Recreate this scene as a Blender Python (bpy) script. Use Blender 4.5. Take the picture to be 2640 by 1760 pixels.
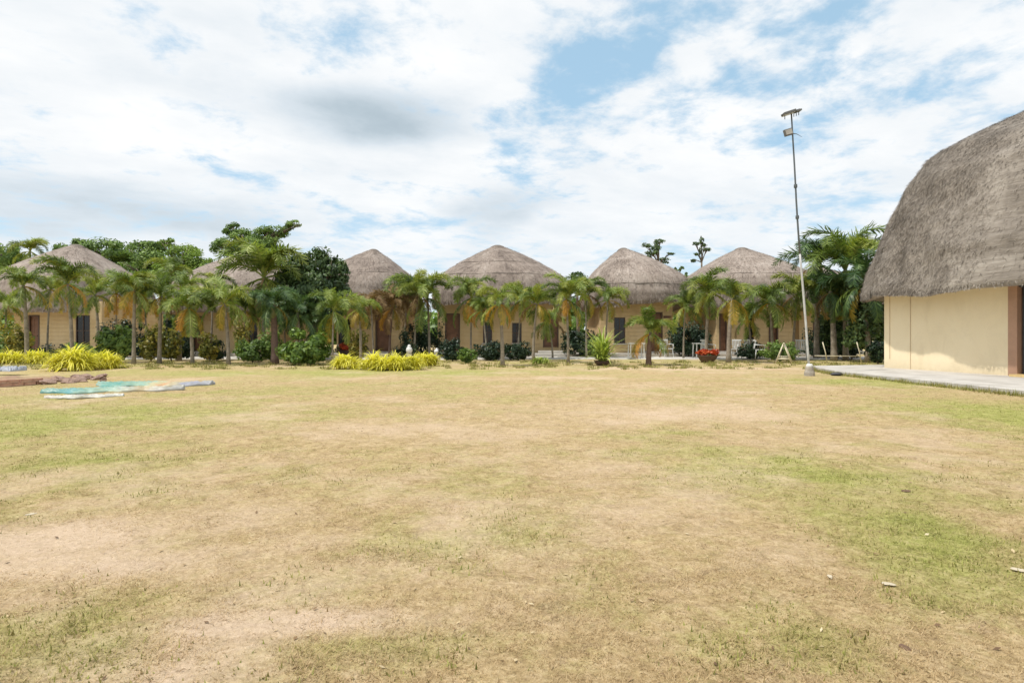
import bpy, math, random
import numpy as np
from mathutils import Vector, Matrix, Euler

for o in list(bpy.data.objects):
    bpy.data.objects.remove(o)
SC = bpy.context.scene
COL = SC.collection
rng = np.random.default_rng(7)
random.seed(7)

# ---------------------------------------------------------------- camera
EYE, F, HX, HY = 1.2, 1540.0, 1320.0, 862.0      # eye height, focal length and horizon in photo pixels
cam_d = bpy.data.cameras.new('camera')
cam_d.sensor_width = 36
cam_d.lens = 36 * F / 2640
cam_d.shift_y = -18 / 2640
cam_d.clip_start = 0.05
cam_d.clip_end = 3000
cam = bpy.data.objects.new('camera', cam_d)
COL.objects.link(cam)
cam.location = (0, 0, EYE)
cam.rotation_euler = (math.radians(90), 0, 0)
SC.camera = cam

SUN_EL = math.radians(64.5)
SUN_AZ = math.radians(248)                        # compass-like: x = sin, y = cos
sun_dir = Vector((math.sin(SUN_AZ) * math.cos(SUN_EL), math.cos(SUN_AZ) * math.cos(SUN_EL), math.sin(SUN_EL)))

# ---------------------------------------------------------------- node helper
class NT:
    def __init__(self, tree):
        self.t = tree
        self.n = tree.nodes
        self.l = tree.links
    def node(self, typ, **kw):
        n = self.n.new(typ)
        for k, v in kw.items():
            setattr(n, k, v)
        return n
    def link(self, a, b):
        self.l.new(a, b)
    def setin(self, sock, v):
        if hasattr(v, 'is_output') or isinstance(v, bpy.types.NodeSocket):
            self.l.new(v, sock)
        else:
            sock.default_value = v
    def m(self, op, a, b=None, c=None, clamp=False):
        n = self.node('ShaderNodeMath', operation=op)
        n.use_clamp = clamp
        self.setin(n.inputs[0], a)
        if b is not None: self.setin(n.inputs[1], b)
        if c is not None: self.setin(n.inputs[2], c)
        return n.outputs[0]
    def noise(self, vec, scale, detail=4, rough=0.55, dist=0.0, out='Fac'):
        n = self.node('ShaderNodeTexNoise')
        if vec is not None: self.link(vec, n.inputs['Vector'])
        n.inputs['Scale'].default_value = scale
        n.inputs['Detail'].default_value = detail
        n.inputs['Roughness'].default_value = rough
        n.inputs['Distortion'].default_value = dist
        return n.outputs[out]
    def ramp(self, fac, stops, interp='LINEAR'):
        n = self.node('ShaderNodeValToRGB')
        cr = n.color_ramp
        cr.interpolation = interp
        while len(cr.elements) > 1: cr.elements.remove(cr.elements[-1])
        cr.elements[0].position = stops[0][0]
        cr.elements[0].color = (*stops[0][1], 1)
        for p, c in stops[1:]:
            e = cr.elements.new(p)
            e.color = (*c, 1)
        self.link(fac, n.inputs[0])
        return n.outputs['Color']
    def mix(self, fac, a, b, blend='MIX'):
        n = self.node('ShaderNodeMix', data_type='RGBA', blend_type=blend)
        self.setin(n.inputs[0], fac)
        for i, v in ((6, a), (7, b)):
            if isinstance(v, tuple): v = (*v, 1) if len(v) == 3 else v
            self.setin(n.inputs[i], v)
        return n.outputs[2]
    def attr(self, name):
        n = self.node('ShaderNodeAttribute')
        n.attribute_name = name
        return n
    def mapping(self, vec, scale=(1, 1, 1), rot=(0, 0, 0), loc=(0, 0, 0)):
        n = self.node('ShaderNodeMapping')
        self.link(vec, n.inputs[0])
        n.inputs['Location'].default_value = loc
        n.inputs['Rotation'].default_value = rot
        n.inputs['Scale'].default_value = scale
        return n.outputs[0]

# ---------------------------------------------------------------- sky
world = bpy.data.worlds.new('World')
SC.world = world
world.use_nodes = True
wt = world.node_tree
wt.nodes.clear()
W = NT(wt)
tc = W.node('ShaderNodeTexCoord')
sep = W.node('ShaderNodeSeparateXYZ')
W.link(tc.outputs['Generated'], sep.inputs[0])
dx, dy, dz = sep.outputs
AZ = W.m('ARCTAN2', dx, dy)
ELV = W.m('ARCSINE', dz)
sky = W.node('ShaderNodeTexSky')
sky.sky_type = 'NISHITA'
sky.sun_disc = False
sky.sun_elevation = SUN_EL
sky.sun_rotation = SUN_AZ
sky.air_density = 1.0
sky.dust_density = 0.6
sky.ozone_density = 1.6
SKY_S = 0.13
skyc = W.mix(1.0, sky.outputs[0], (SKY_S, SKY_S, SKY_S), 'MULTIPLY')
# the clouds lie on a layer overhead: their pattern is looked up where the view ray meets it
zc = W.m('ADD', W.m('MAXIMUM', dz, 0.0), 0.16)
cmb = W.node('ShaderNodeCombineXYZ')
W.link(W.m('DIVIDE', dx, zc), cmb.inputs[0])
W.link(W.m('DIVIDE', dy, zc), cmb.inputs[1])
cp = W.mapping(cmb.outputs[0], (1.0, 1.0, 1), (0, 0, math.radians(-28)))
cps = W.mapping(cp, (0.75, 1.2, 1))
n1 = W.noise(cps, 1.15, 8, 0.58, 0.25)
n2 = W.noise(cp, 5.0, 8, 0.64, 0.15)
n3 = W.noise(cps, 2.1, 7, 0.58, 0.2)
def blob(px, py, rx, ry, rot=0):
    az = math.atan2(px - HX, F)
    el = math.atan2((HY - py) * math.cos(az), F)
    a = W.m('SUBTRACT', AZ, az)
    e = W.m('SUBTRACT', ELV, el)
    c, s = math.cos(math.radians(rot)), math.sin(math.radians(rot))
    k = F * 0.93
    x = W.m('MULTIPLY', W.m('ADD', W.m('MULTIPLY', a, c), W.m('MULTIPLY', e, s)), k / rx)
    y = W.m('MULTIPLY', W.m('ADD', W.m('MULTIPLY', a, -s), W.m('MULTIPLY', e, c)), k / ry)
    r2 = W.m('ADD', W.m('MULTIPLY', x, x), W.m('MULTIPLY', y, y))
    return W.m('EXPONENT', W.m('MULTIPLY', r2, -1.0))
def total(lst):
    acc = None
    for (w, *b) in lst:
        v = W.m('MULTIPLY', blob(*b), w)
        acc = v if acc is None else W.m('ADD', acc, v)
    return acc
gaps = total([(.30, 1500, 215, 120, 85, 20), (.28, 1790, 70, 130, 50, -10), (.22, 2170, 20, 120, 40, 25), (.20, 1640, 120, 90, 60, 0),
              (.20, 1400, 280, 90, 45, 15), (.22, 1320, 420, 45, 60, 30), (.22, 2470, 165, 130, 34, 15), (.16, 2140, 300, 110, 32, 25),
              (.26, 560, 285, 85, 36, -15), (.16, 520, 415, 60, 22, -30), (.17, 630, 445, 90, 24, -12), (.16, 1930, 350, 90, 32, 0),
              (.16, 2270, 510, 110, 26, 0), (.13, 920, 465, 90, 18, 0), (.12, 1480, 430, 110, 40, 15), (.10, 950, 570, 120, 26, 0)])
puffs = total([(.30, 1790, 155, 60, 62, 0), (.22, 1930, 130, 80, 35, -10), (.2, 1250, 130, 140, 130, 0), (.2, 2500, 40, 160, 70, 10),
               (.2, 250, 200, 350, 200, 0), (.15, 1100, 470, 250, 60, 10), (.16, 1750, 470, 230, 60, 20), (.2, 950, 330, 260, 120, 0)])
greys = total([(.85, 975, 300, 190, 50, 0), (.35, 860, 270, 120, 34, 0), (.55, 1000, 345, 130, 24, 3), (.62, 1250, 535, 110, 36, 8), (.50, 150, 520, 330, 42, -6),
               (.5, 30, 585, 150, 30, 0), (.35, 560, 560, 220, 40, 0), (.16, 480, 130, 200, 60, 10), (.28, 1300, 580, 120, 30, 30)])
dens = W.m('ADD', n1, W.m('MULTIPLY', W.m('SUBTRACT', n2, 0.5), 1.5))
dens = W.m('ADD', dens, W.m('SUBTRACT', puffs, gaps))
mr = W.node('ShaderNodeMapRange', interpolation_type='SMOOTHSTEP')
W.link(dens, mr.inputs[0])
mr.inputs[1].default_value = 0.12
mr.inputs[2].default_value = 0.60
cov = mr.outputs[0]
# cloud brightness: sunlit white, greyer where thick
shade = W.m('ADD', W.m('MULTIPLY', W.m('SUBTRACT', n3, 0.43), 1.7), W.m('MULTIPLY', W.m('SUBTRACT', n2, 0.5), 0.5))
shade = W.m('ADD', shade, W.m('MULTIPLY', W.m('SUBTRACT', n1, 0.5), 0.5))
gr = W.m('MULTIPLY', greys, W.m('ADD', 0.62, W.m('MULTIPLY', n2, 0.7)))
shade = W.m('ADD', W.m('MULTIPLY', shade, 0.56), gr)
cloud = W.ramp(W.m('MULTIPLY', W.m('ADD', shade, 0.05), 0.80, clamp=True),
               [(0.0, (0.84, 0.85, 0.855)), (0.16, (0.755, 0.785, 0.81)), (0.42, (0.60, 0.665, 0.72)), (0.85, (0.43, 0.51, 0.57)), (1.0, (0.40, 0.48, 0.54))])
blue = W.mix(0.62, skyc, (0.43, 0.655, 0.80))
fin = W.mix(cov, blue, cloud)
lowf = W.m('MULTIPLY', W.m('SUBTRACT', 1.0, W.m('MULTIPLY', W.m('ABSOLUTE', dz), 4.0), clamp=True), 0.5)
fin = W.mix(lowf, fin, (0.68, 0.745, 0.80))
bg = W.node('ShaderNodeBackground')
W.link(fin, bg.inputs[0])
bg.inputs[1].default_value = 0.93
wo = W.node('ShaderNodeOutputWorld')
W.link(bg.outputs[0], wo.inputs[0])

sd = bpy.data.lights.new('sun', 'SUN')
sd.energy = 2.9
sd.angle = math.radians(0.9)
sd.color = (1.0, 0.955, 0.88)
so = bpy.data.objects.new('sun', sd)
COL.objects.link(so)
so.rotation_euler = sun_dir.to_track_quat('Z', 'Y').to_euler()
so.location = (-20, -10, 30)

SC.view_settings.view_transform = 'Standard'
SC.view_settings.look = 'None'
SC.view_settings.gamma = 1
SC.view_settings.exposure = 0.36
SC.view_settings.use_curve_mapping = False

# ---------------------------------------------------------------- build helpers
def P(px, py, D):
    return Vector(((px - HX) / F * D, D, EYE - (py - HY) / F * D))
def ground_D(py):
    return EYE * F / (py - HY)

def tag(o, label=None, cat=None, group=None, kind=None):
    if label: o['label'] = label
    if cat: o['category'] = cat
    if group: o['group'] = group
    if kind: o['kind'] = kind
    return o
def empty(name, loc, label, cat, group=None, rz=0):
    o = bpy.data.objects.new(name, None)
    o.empty_display_size = 0.3
    COL.objects.link(o)
    o.location = loc
    o.rotation_euler = (0, 0, rz)
    tag(o, label, cat, group)
    return o
def mesh_np(name, V, Fs, mat=None, attrs=None, smooth=False, uv=None):
    V = np.asarray(V, np.float32)
    me = bpy.data.meshes.new(name)
    if isinstance(Fs, np.ndarray):
        n, k = Fs.shape
        me.vertices.add(len(V))
        me.vertices.foreach_set('co', V.ravel())
        me.loops.add(n * k)
        me.loops.foreach_set('vertex_index', Fs.astype(np.int32).ravel())
        me.polygons.add(n)
        me.polygons.foreach_set('loop_start', np.arange(0, n * k, k, dtype=np.int32))
        me.polygons.foreach_set('loop_total', np.full(n, k, np.int32))
        me.update(calc_edges=True)
    else:
        me.from_pydata([tuple(map(float, v)) for v in V], [], Fs)
        me.update()
    if attrs:
        for k_, a in attrs.items():
            at = me.attributes.new(k_, 'FLOAT', 'POINT')
            at.data.foreach_set('value', np.asarray(a, np.float32))
    if uv is not None:
        ul = me.uv_layers.new(name='UVMap')
        li = np.empty(len(me.loops), np.int32)
        me.loops.foreach_get('vertex_index', li)
        ul.data.foreach_set('uv', np.asarray(uv, np.float32)[li].ravel())
    if smooth:
        me.polygons.foreach_set('use_smooth', np.ones(len(me.polygons), bool))
    if mat: me.materials.append(mat)
    return me
def link(name, me, parent=None, kind=None, loc=None):
    o = bpy.data.objects.new(name, me)
    COL.objects.link(o)
    if parent: o.parent = parent
    if loc is not None: o.location = loc
    if kind: o['kind'] = kind
    return o

class MB:
    """collects boxes, tubes and free polygons for one mesh"""
    def __init__(self):
        self.v, self.f = [], []
    def box(self, c, s, rot=None, taper=1.0):
        b = len(self.v)
        for z in (-1, 1):
            k = taper if z > 0 else 1
            for x, y in ((-1, -1), (1, -1), (1, 1), (-1, 1)):
                p = Vector((x * s[0] / 2 * k, y * s[1] / 2 * k, z * s[2] / 2))
                if rot: p = rot @ p
                self.v.append(p + Vector(c))
        for f in ((0, 3, 2, 1), (4, 5, 6, 7), (0, 1, 5, 4), (1, 2, 6, 5), (2, 3, 7, 6), (3, 0, 4, 7)):
            self.f.append([b + i for i in f])
        return self
    def tube(self, pts, rad, n=8, cap=True):
        pts = [Vector(p) for p in pts]
        if not hasattr(rad, '__len__'): rad = [rad] * len(pts)
        b = len(self.v)
        for i, p in enumerate(pts):
            d = (pts[min(i + 1, len(pts) - 1)] - pts[max(i - 1, 0)]).normalized()
            ref = Vector((0, 1, 0)) if abs(d.y) < 0.9 else Vector((1, 0, 0))
            a = d.cross(ref).normalized()
            c = d.cross(a).normalized()
            for k in range(n):
                t = 2 * math.pi * k / n
                self.v.append(p + (a * math.cos(t) + c * math.sin(t)) * rad[i])
        for i in range(len(pts) - 1):
            for k in range(n):
                k2 = (k + 1) % n
                self.f.append([b + i * n + k, b + i * n + k2, b + (i + 1) * n + k2, b + (i + 1) * n + k])
        if cap:
            self.f.append([b + k for k in range(n)][::-1])
            self.f.append([b + (len(pts) - 1) * n + k for k in range(n)])
        return self
    def lathe(self, c, prof, n=16):
        b = len(self.v)
        for r, z in prof:
            for k in range(n):
                t = 2 * math.pi * k / n
                self.v.append(Vector(c) + Vector((r * math.cos(t), r * math.sin(t), z)))
        for i in range(len(prof) - 1):
            for k in range(n):
                k2 = (k + 1) % n
                self.f.append([b + i * n + k, b + i * n + k2, b + (i + 1) * n + k2, b + (i + 1) * n + k])
        self.f.append([b + k for k in range(n)][::-1])
        self.f.append([b + (len(prof) - 1) * n + k for k in range(n)])
        return self
    def build(self, name, mat, parent=None, smooth=False, kind=None, bevel=0):
        me = mesh_np(name, self.v, self.f, mat, smooth=smooth)
        o = link(name, me, parent, kind)
        if bevel:
            m = o.modifiers.new('bevel', 'BEVEL')
            m.width = bevel
            m.segments = 2
            m.limit_method = 'ANGLE'
        return o

def vnoise(x, y, seed=0, octaves=4):
    r = np.random.default_rng(seed)
    T = r.random((256, 256))
    out = 0
    amp, tot, f = 1.0, 0, 1.0
    for _ in range(octaves):
        X, Y = x * f + 37.1 * _, y * f + 11.7 * _
        xi, yi = np.floor(X).astype(int), np.floor(Y).astype(int)
        u, v = X - xi, Y - yi
        u, v = u * u * (3 - 2 * u), v * v * (3 - 2 * v)
        a = T[xi % 256, yi % 256]; b = T[(xi + 1) % 256, yi % 256]
        c = T[xi % 256, (yi + 1) % 256]; d = T[(xi + 1) % 256, (yi + 1) % 256]
        out = out + amp * ((a * (1 - u) + b * u) * (1 - v) + (c * (1 - u) + d * u) * v)
        tot += amp
        amp *= 0.5
        f *= 2.03
    return out / tot

# ---------------------------------------------------------------- materials
def new_mat(name):
    m = bpy.data.materials.new(name)
    m.use_nodes = True
    n = NT(m.node_tree)
    b = m.node_tree.nodes['Principled BSDF']
    return m, n, b
def simple(name, col, rough=0.6, metal=0.0, var=0.12, scale=6.0, bump=0.0, dirt=None):
    m, n, b = new_mat(name)
    t = n.node('ShaderNodeTexCoord')
    nz = n.noise(t.outputs['Object'], scale, 5, 0.6)
    lo = tuple(max(0, c * (1 - var)) for c in col)
    hi = tuple(min(1, c * (1 + var)) for c in col)
    c = n.ramp(nz, [(0.3, lo), (0.7, hi)])
    if dirt:
        nd = n.noise(t.outputs['Object'], scale * 0.35, 6, 0.65, 0.4)
        md = n.node('ShaderNodeMapRange')
        n.link(nd, md.inputs[0])
        md.inputs[1].default_value = 0.50
        md.inputs[2].default_value = 0.72
        c = n.mix(md.outputs[0], c, dirt)
    n.link(c, b.inputs['Base Color'])
    b.inputs['Roughness'].default_value = rough
    b.inputs['Metallic'].default_value = metal
    if bump:
        bp = n.node('ShaderNodeBump')
        bp.inputs['Strength'].default_value = bump
        bp.inputs['Distance'].default_value = 0.02
        n.link(n.noise(t.outputs['Object'], scale * 6, 4, 0.6), bp.inputs['Height'])
        n.link(bp.outputs[0], b.inputs['Normal'])
    return m
def leafmat(name, stops, rough=0.5, trans=0.3, objvar=0.15):
    """stops: colours picked by a per-leaf random value; light passes partly through the blade"""
    m, n, b = new_mat(name)
    a = n.attr('rnd')
    fac = a.outputs['Fac']
    oi = n.node('ShaderNodeObjectInfo')
    g = n.node('ShaderNodeNewGeometry')
    nz = n.noise(g.outputs['Position'], 1.3, 3, 0.5)
    f2 = n.m('ADD', n.m('MULTIPLY', fac, 0.62), n.m('MULTIPLY', n.m('SUBTRACT', nz, 0.25), 0.55))
    f2 = n.m('ADD', f2, n.m('MULTIPLY', n.m('SUBTRACT', oi.outputs['Random'], 0.5), objvar), clamp=True)
    k = len(stops)
    c = n.ramp(f2, [(0.12 + 0.76 * i / (k - 1), s) for i, s in enumerate(stops)])
    n.link(c, b.inputs['Base Color'])
    b.inputs['Roughness'].default_value = rough
    b.inputs['Specular IOR Level'].default_value = 0.35
    tr = n.node('ShaderNodeBsdfTranslucent')
    tcol = n.mix(1.0, c, (1.25, 1.35, 0.7), 'MULTIPLY')
    n.link(tcol, tr.inputs[0])
    mx = n.node('ShaderNodeMixShader')
    mx.inputs[0].default_value = trans
    n.link(b.outputs[0], mx.inputs[1])
    n.link(tr.outputs[0], mx.inputs[2])
    out = m.node_tree.nodes['Material Output']
    n.link(mx.outputs[0], out.inputs[0])
    return m
def thatch_mat(name, dark, mid, light, su=60, sv=3):
    m, n, b = new_mat(name)
    uv = n.node('ShaderNodeUVMap')
    g = n.node('ShaderNodeNewGeometry')
    v1 = n.mapping(uv.outputs[0], (su, sv, 1))
    f1 = n.noise(v1, 1.0, 6, 0.7, 0.6)
    f2 = n.noise(g.outputs['Position'], 1.1, 5, 0.6, 0.5)
    f3 = n.noise(n.mapping(uv.outputs[0], (su * 3.4, sv * 3.6, 1)), 1.0, 3, 0.6)
    a = n.attr('rnd')
    f = n.m('ADD', n.m('MULTIPLY', f1, 0.5), n.m('MULTIPLY', f2, 0.5))
    f = n.m('ADD', f, n.m('MULTIPLY', n.m('SUBTRACT', f3, 0.5), 0.35))
    f = n.m('ADD', f, n.m('MULTIPLY', n.m('SUBTRACT', a.outputs['Fac'], 0.5), 0.45), clamp=False)
    oi = n.node('ShaderNodeObjectInfo')
    big = n.noise(g.outputs['Position'], 0.45, 4, 0.6, 0.8)
    f = n.m('ADD', f, n.m('MULTIPLY', n.m('SUBTRACT', oi.outputs['Random'], 0.5), 0.10))
    f = n.m('ADD', f, n.m('MULTIPLY', n.m('SUBTRACT', big, 0.5), 0.45), clamp=True)
    c = n.ramp(f, [(0.28, dark), (0.50, mid), (0.74, light)])
    n.link(c, b.inputs['Base Color'])
    b.inputs['Roughness'].default_value = 0.85
    b.inputs['Specular IOR Level'].default_value = 0.2
    bp = n.node('ShaderNodeBump')
    bp.inputs['Strength'].default_value = 0.8
    bp.inputs['Distance'].default_value = 0.05
    n.link(n.m('ADD', f1, n.m('MULTIPLY', f3, 0.6)), bp.inputs['Height'])
    n.link(bp.outputs[0], b.inputs['Normal'])
    return m

M = {}
M['palm'] = leafmat('palm green', [(0.062, 0.095, 0.022), (0.137, 0.198, 0.041), (0.253, 0.321, 0.075), (0.437, 0.478, 0.150)], 0.42, 0.3, 0.5)
M['palm_lime'] = leafmat('palm lime', [(0.109, 0.145, 0.024), (0.205, 0.242, 0.042), (0.351, 0.375, 0.072), (0.508, 0.508, 0.145)], 0.45, 0.33, 0.3)
M['palm_dark'] = leafmat('palm deep green', [(0.027, 0.058, 0.027), (0.058, 0.117, 0.039), (0.138, 0.216, 0.069), (0.255, 0.332, 0.117)], 0.4, 0.22, 0.2)
M['palm_yellow'] = leafmat('palm yellowing', [(.14, .12, .02), (.32, .26, .04), (.48, .33, .05), (.55, .40, .10)], 0.5, 0.3, 0.2)
M['palm_orange'] = leafmat('palm dying orange', [(.30, .14, .02), (.50, .25, .03), (.58, .31, .05), (.5, .32, .1)], 0.55, 0.3, 0.2)
M['palm_dry'] = leafmat('palm dry brown', [(.09, .055, .025), (.20, .125, .055), (.32, .21, .10), (.38, .28, .15)], 0.7, 0.2, 0.2)
M['tree'] = leafmat('tree leaf', [(0.053, 0.096, 0.030), (0.133, 0.217, 0.053), (0.242, 0.351, 0.085), (0.412, 0.520, 0.146)], 0.5, 0.25, 0.1)
M['tree_dark'] = leafmat('dark tree leaf', [(0.027, 0.050, 0.026), (0.064, 0.109, 0.040), (0.136, 0.204, 0.068), (0.295, 0.363, 0.136)], 0.42, 0.18, 0.1)
M['tree_bright'] = leafmat('bright tree leaf', [(0.090, 0.140, 0.028), (0.200, 0.300, 0.053), (0.340, 0.461, 0.100), (0.541, 0.641, 0.181)], 0.5, 0.32, 0.1)
M['bush'] = leafmat('bush leaf', [(0.037, 0.075, 0.018), (0.100, 0.175, 0.031), (0.213, 0.312, 0.062), (0.375, 0.475, 0.125)], 0.4, 0.28, 0.1)
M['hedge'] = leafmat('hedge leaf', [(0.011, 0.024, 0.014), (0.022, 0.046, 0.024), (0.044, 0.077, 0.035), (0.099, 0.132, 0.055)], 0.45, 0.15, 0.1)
M['yellow'] = leafmat('yellow variegated blade', [(.36, .37, .04), (.70, .65, .08), (.84, .77, .15), (.88, .83, .36)], 0.45, 0.35, 0.05)
M['spiky'] = leafmat('pale striped blade', [(.12, .18, .03), (.30, .38, .07), (.50, .56, .16), (.66, .68, .34)], 0.45, 0.3, 0.05)
M['red'] = leafmat('red orange petal', [(.22, .02, .01), (.48, .06, .02), (.60, .13, .035), (.5, .2, .08)], 0.5, 0.3, 0.05)
M['crownshaft'] = simple('palm crownshaft', (.22, .22, .09), 0.5, var=0.3, scale=5)
M['palmtrunk'] = simple('grey palm trunk', (.27, .23, .18), 0.8, var=0.35, scale=9, bump=0.5, dirt=(.14, .11, .08))
M['bark'] = simple('bark', (.16, .125, .09), 0.85, var=0.35, scale=9, bump=0.6)
M['pinkbark'] = simple('brown palm trunk', (.17, .11, .085), 0.85, var=0.3, scale=9, bump=0.6)
M['thatch'] = thatch_mat('grey brown thatch', (.125, .098, .082), (.285, .232, .195), (.45, .385, .335), 75, 8)
M['thatch_big'] = thatch_mat('weathered hall thatch', (.085, .072, .060), (.215, .186, .157), (.375, .335, .29), 110, 30)
M['thatch_cap'] = simple('dark ridge thatch', (.17, .14, .115), 0.85, var=0.4, scale=7, bump=0.6)
M['door'] = simple('brown door wood', (.20, .095, .05), 0.5, var=0.25, scale=4, bump=0.2)
M['frame'] = simple('window frame wood', (.10, .06, .04), 0.5, var=0.2)
M['glass'] = simple('dark window glass', (.012, .014, .018), 0.12, var=0.2)
M['plaque'] = simple('plaque brown', (.12, .05, .035), 0.5)
M['concrete'] = simple('pale concrete', (.50, .47, .43), 0.85, var=0.14, scale=2.5, bump=0.3, dirt=(.33, .30, .26))
M['path'] = simple('path concrete', (.58, .55, .50), 0.85, var=0.12, scale=1.5, bump=0.2, dirt=(.42, .38, .33))
M['joint'] = simple('joint strip', (.50, .38, .24), 0.7)
M['pillar'] = simple('brown pink pillar', (.42, .25, .165), 0.7, var=0.1, scale=3, bump=0.15)
M['tile'] = simple('yellow threshold tile', (.62, .45, .20), 0.5, var=0.15, scale=5)
M['white'] = simple('white plastic', (.75, .75, .73), 0.45, var=0.05)
M['cream_paint'] = simple('cream metal paint', (.68, .62, .45), 0.5, var=0.12, scale=7)
M['pole'] = simple('galvanised pole', (.13, .145, .15), 0.45, 0.55, var=0.2, scale=3)
M['pole_low'] = simple('pole metal lit pale', (.50, .50, .49), 0.5, 0.0, var=0.18, scale=5)  # same metal as the upper pole; its brighter look is put into the colour
M['lampgrey'] = simple('lamp housing', (.14, .14, .135), 0.5, 0.2, var=0.1)
M['lampglass'] = simple('lamp glass', (.42, .40, .36), 0.2, var=0.1)
M['brick'] = simple('red brick', (.42, .23, .16), 0.85, var=0.25, scale=7, bump=0.4, dirt=(.50, .38, .28))
M['stone'] = simple('rubble stone', (.33, .22, .17), 0.9, var=0.35, scale=8, bump=0.6)
M['greytarp'] = simple('grey tarpaulin', (.36, .38, .42), 0.6, var=0.12)
M['pot'] = simple('dark clay pot', (.10, .06, .045), 0.7, var=0.2)
M['metal_dark'] = simple('dark metal', (.05, .05, .055), 0.5, 0.3)
M['interior'] = simple('interior plaster', (.20, .17, .13), 0.8)
M['paper'] = simple('pale litter', (.50, .43, .31), 0.7, var=0.08)
M['deadleaf'] = simple('dead leaf', (.14, .08, .045), 0.8, var=0.3)

def wall_mat(name, base, lo, hi, course=None):
    m, n, b = new_mat(name)
    g = n.node('ShaderNodeNewGeometry')
    f1 = n.noise(g.outputs['Position'], 0.9, 6, 0.6, 0.3)
    f2 = n.noise(n.mapping(g.outputs['Position'], (3, 3, 1.2)), 1.0, 6, 0.6)
    c = n.ramp(n.m('ADD', n.m('MULTIPLY', f1, 0.6), n.m('MULTIPLY', f2, 0.4)), [(0.35, lo), (0.5, base), (0.68, hi)])
    s = n.node('ShaderNodeSeparateXYZ')
    n.link(g.outputs['Position'], s.inputs[0])
    # splash dirt near the ground, broken up by noise
    z = n.m('SUBTRACT', 1.0, n.m('DIVIDE', n.m('SUBTRACT', s.outputs[2], 0.1), 0.35), clamp=True)
    z = n.m('MULTIPLY', n.m('MULTIPLY', z, n.noise(g.outputs['Position'], 5, 5, 0.7)), 0.55)
    c = n.mix(z, c, (.36, .28, .18))
    st = n.node('ShaderNodeMapRange')
    n.link(n.noise(n.mapping(g.outputs['Position'], (1.2, 1.2, 0.8)), 1.4, 6, 0.68, 0.6), st.inputs[0])
    st.inputs[1].default_value = 0.50
    st.inputs[2].default_value = 0.80
    c = n.mix(n.m('MULTIPLY', st.outputs[0], 0.22), c, (.45, .36, .22))
    n.link(c, b.inputs['Base Color'])
    b.inputs['Roughness'].default_value = 0.85
    b.inputs['Specular IOR Level'].default_value = 0.25
    bp = n.node('ShaderNodeBump')
    bp.inputs['Strength'].default_value = 0.25
    bp.inputs['Distance'].default_value = 0.02
    h = n.noise(g.outputs['Position'], 40, 4, 0.6)
    if course:
        fr = n.m('FRACT', n.m('DIVIDE', s.outputs[2], course))
        gv = n.m('LESS_THAN', fr, 0.10)
        h = n.m('SUBTRACT', n.m('MULTIPLY', h, 0.3), gv)
        bp.inputs['Strength'].default_value = 0.8
    n.link(h, bp.inputs['Height'])
    n.link(bp.outputs[0], b.inputs['Normal'])
    return m
M['wall'] = wall_mat('cream hut wall', (.64, .47, .255), (.55, .39, .20), (.70, .54, .32), 0.22)
M['hallwall'] = wall_mat('cream hall wall', (.83, .71, .49), (.81, .685, .465), (.85, .735, .52))

# ---------------------------------------------------------------- ground
def gxy(px, py):
    D = ground_D(py)
    return (px - HX) / F * D, D
GB = []   # greener patches: weight, x, y, rx, ry, rot
for w, px, py, rx, ry, rot in [(.55, 2050, 1215, 1.1, .55, -30), (.7, 2250, 1330, .75, .5, -45), (.6, 2480, 1450, .6, .45, -50), (.35, 2600, 1560, .5, .4, 0),
                               (.75, 2250, 985, 3.0, 1.5, -10), (.55, 2560, 1050, 1.6, 2.0, 0), (.55, 2640, 1085, 1.2, 1.1, 0), (.5, 200, 1070, 3.0, 1.4, 0), (.5, 170, 1200, 1.0, .7, 0), (.45, 30, 1130, 1.5, 1.2, 0),
                               (.45, 500, 965, 7, 1.8, 0), (.35, 1100, 960, 7, 1.5, 0), (.35, 700, 1010, 5, 2, 0), (.3, 2080, 1620, .35, .25, 0),
                               (.3, 2180, 1680, .35, .2, 0), (.12, 800, 1640, .3, .15, 0), (.12, 860, 1690, .25, .12, 0), (.25, 1540, 1560, .25, .2, 0), (.2, 1250, 1640, .4, .2, 0)]:
    GB.append((w, *gxy(px, py), rx, ry, rot))
BB = []   # bare sandy patches
for w, px, py, rx, ry, rot in [(.5, 60, 1400, .7, .35, 10), (.45, 150, 1460, .6, .25, 0), (.5, 890, 1600, .30, .10, 0), (.45, 690, 1600, .3, .08, 10), (.45, 620, 1610, .3, .1, 0),
                               (.4, 1230, 1130, .7, .5, 0), (.35, 1000, 1100, 1.6, .7, 0), (.35, 1700, 1060, 2.2, 1.2, 0), (.3, 2060, 1440, .4, .2, 0), (.4, 420, 1440, .5, .15, 20), (.4, 1400, 1600, .3, .1, 0),
                               (.3, 1500, 1200, .8, .5, 0), (.35, 2430, 1130, .8, .4, 0), (.35, 2450, 1245, .5, .25, 0), (.45, 1850, 950, 4, 1.2, 0), (.3, 1650, 1310, .6, .5, 0), (.35, 540, 1750, .3, .12, 0)]:
    BB.append((w, *gxy(px, py), rx, ry, rot))
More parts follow.
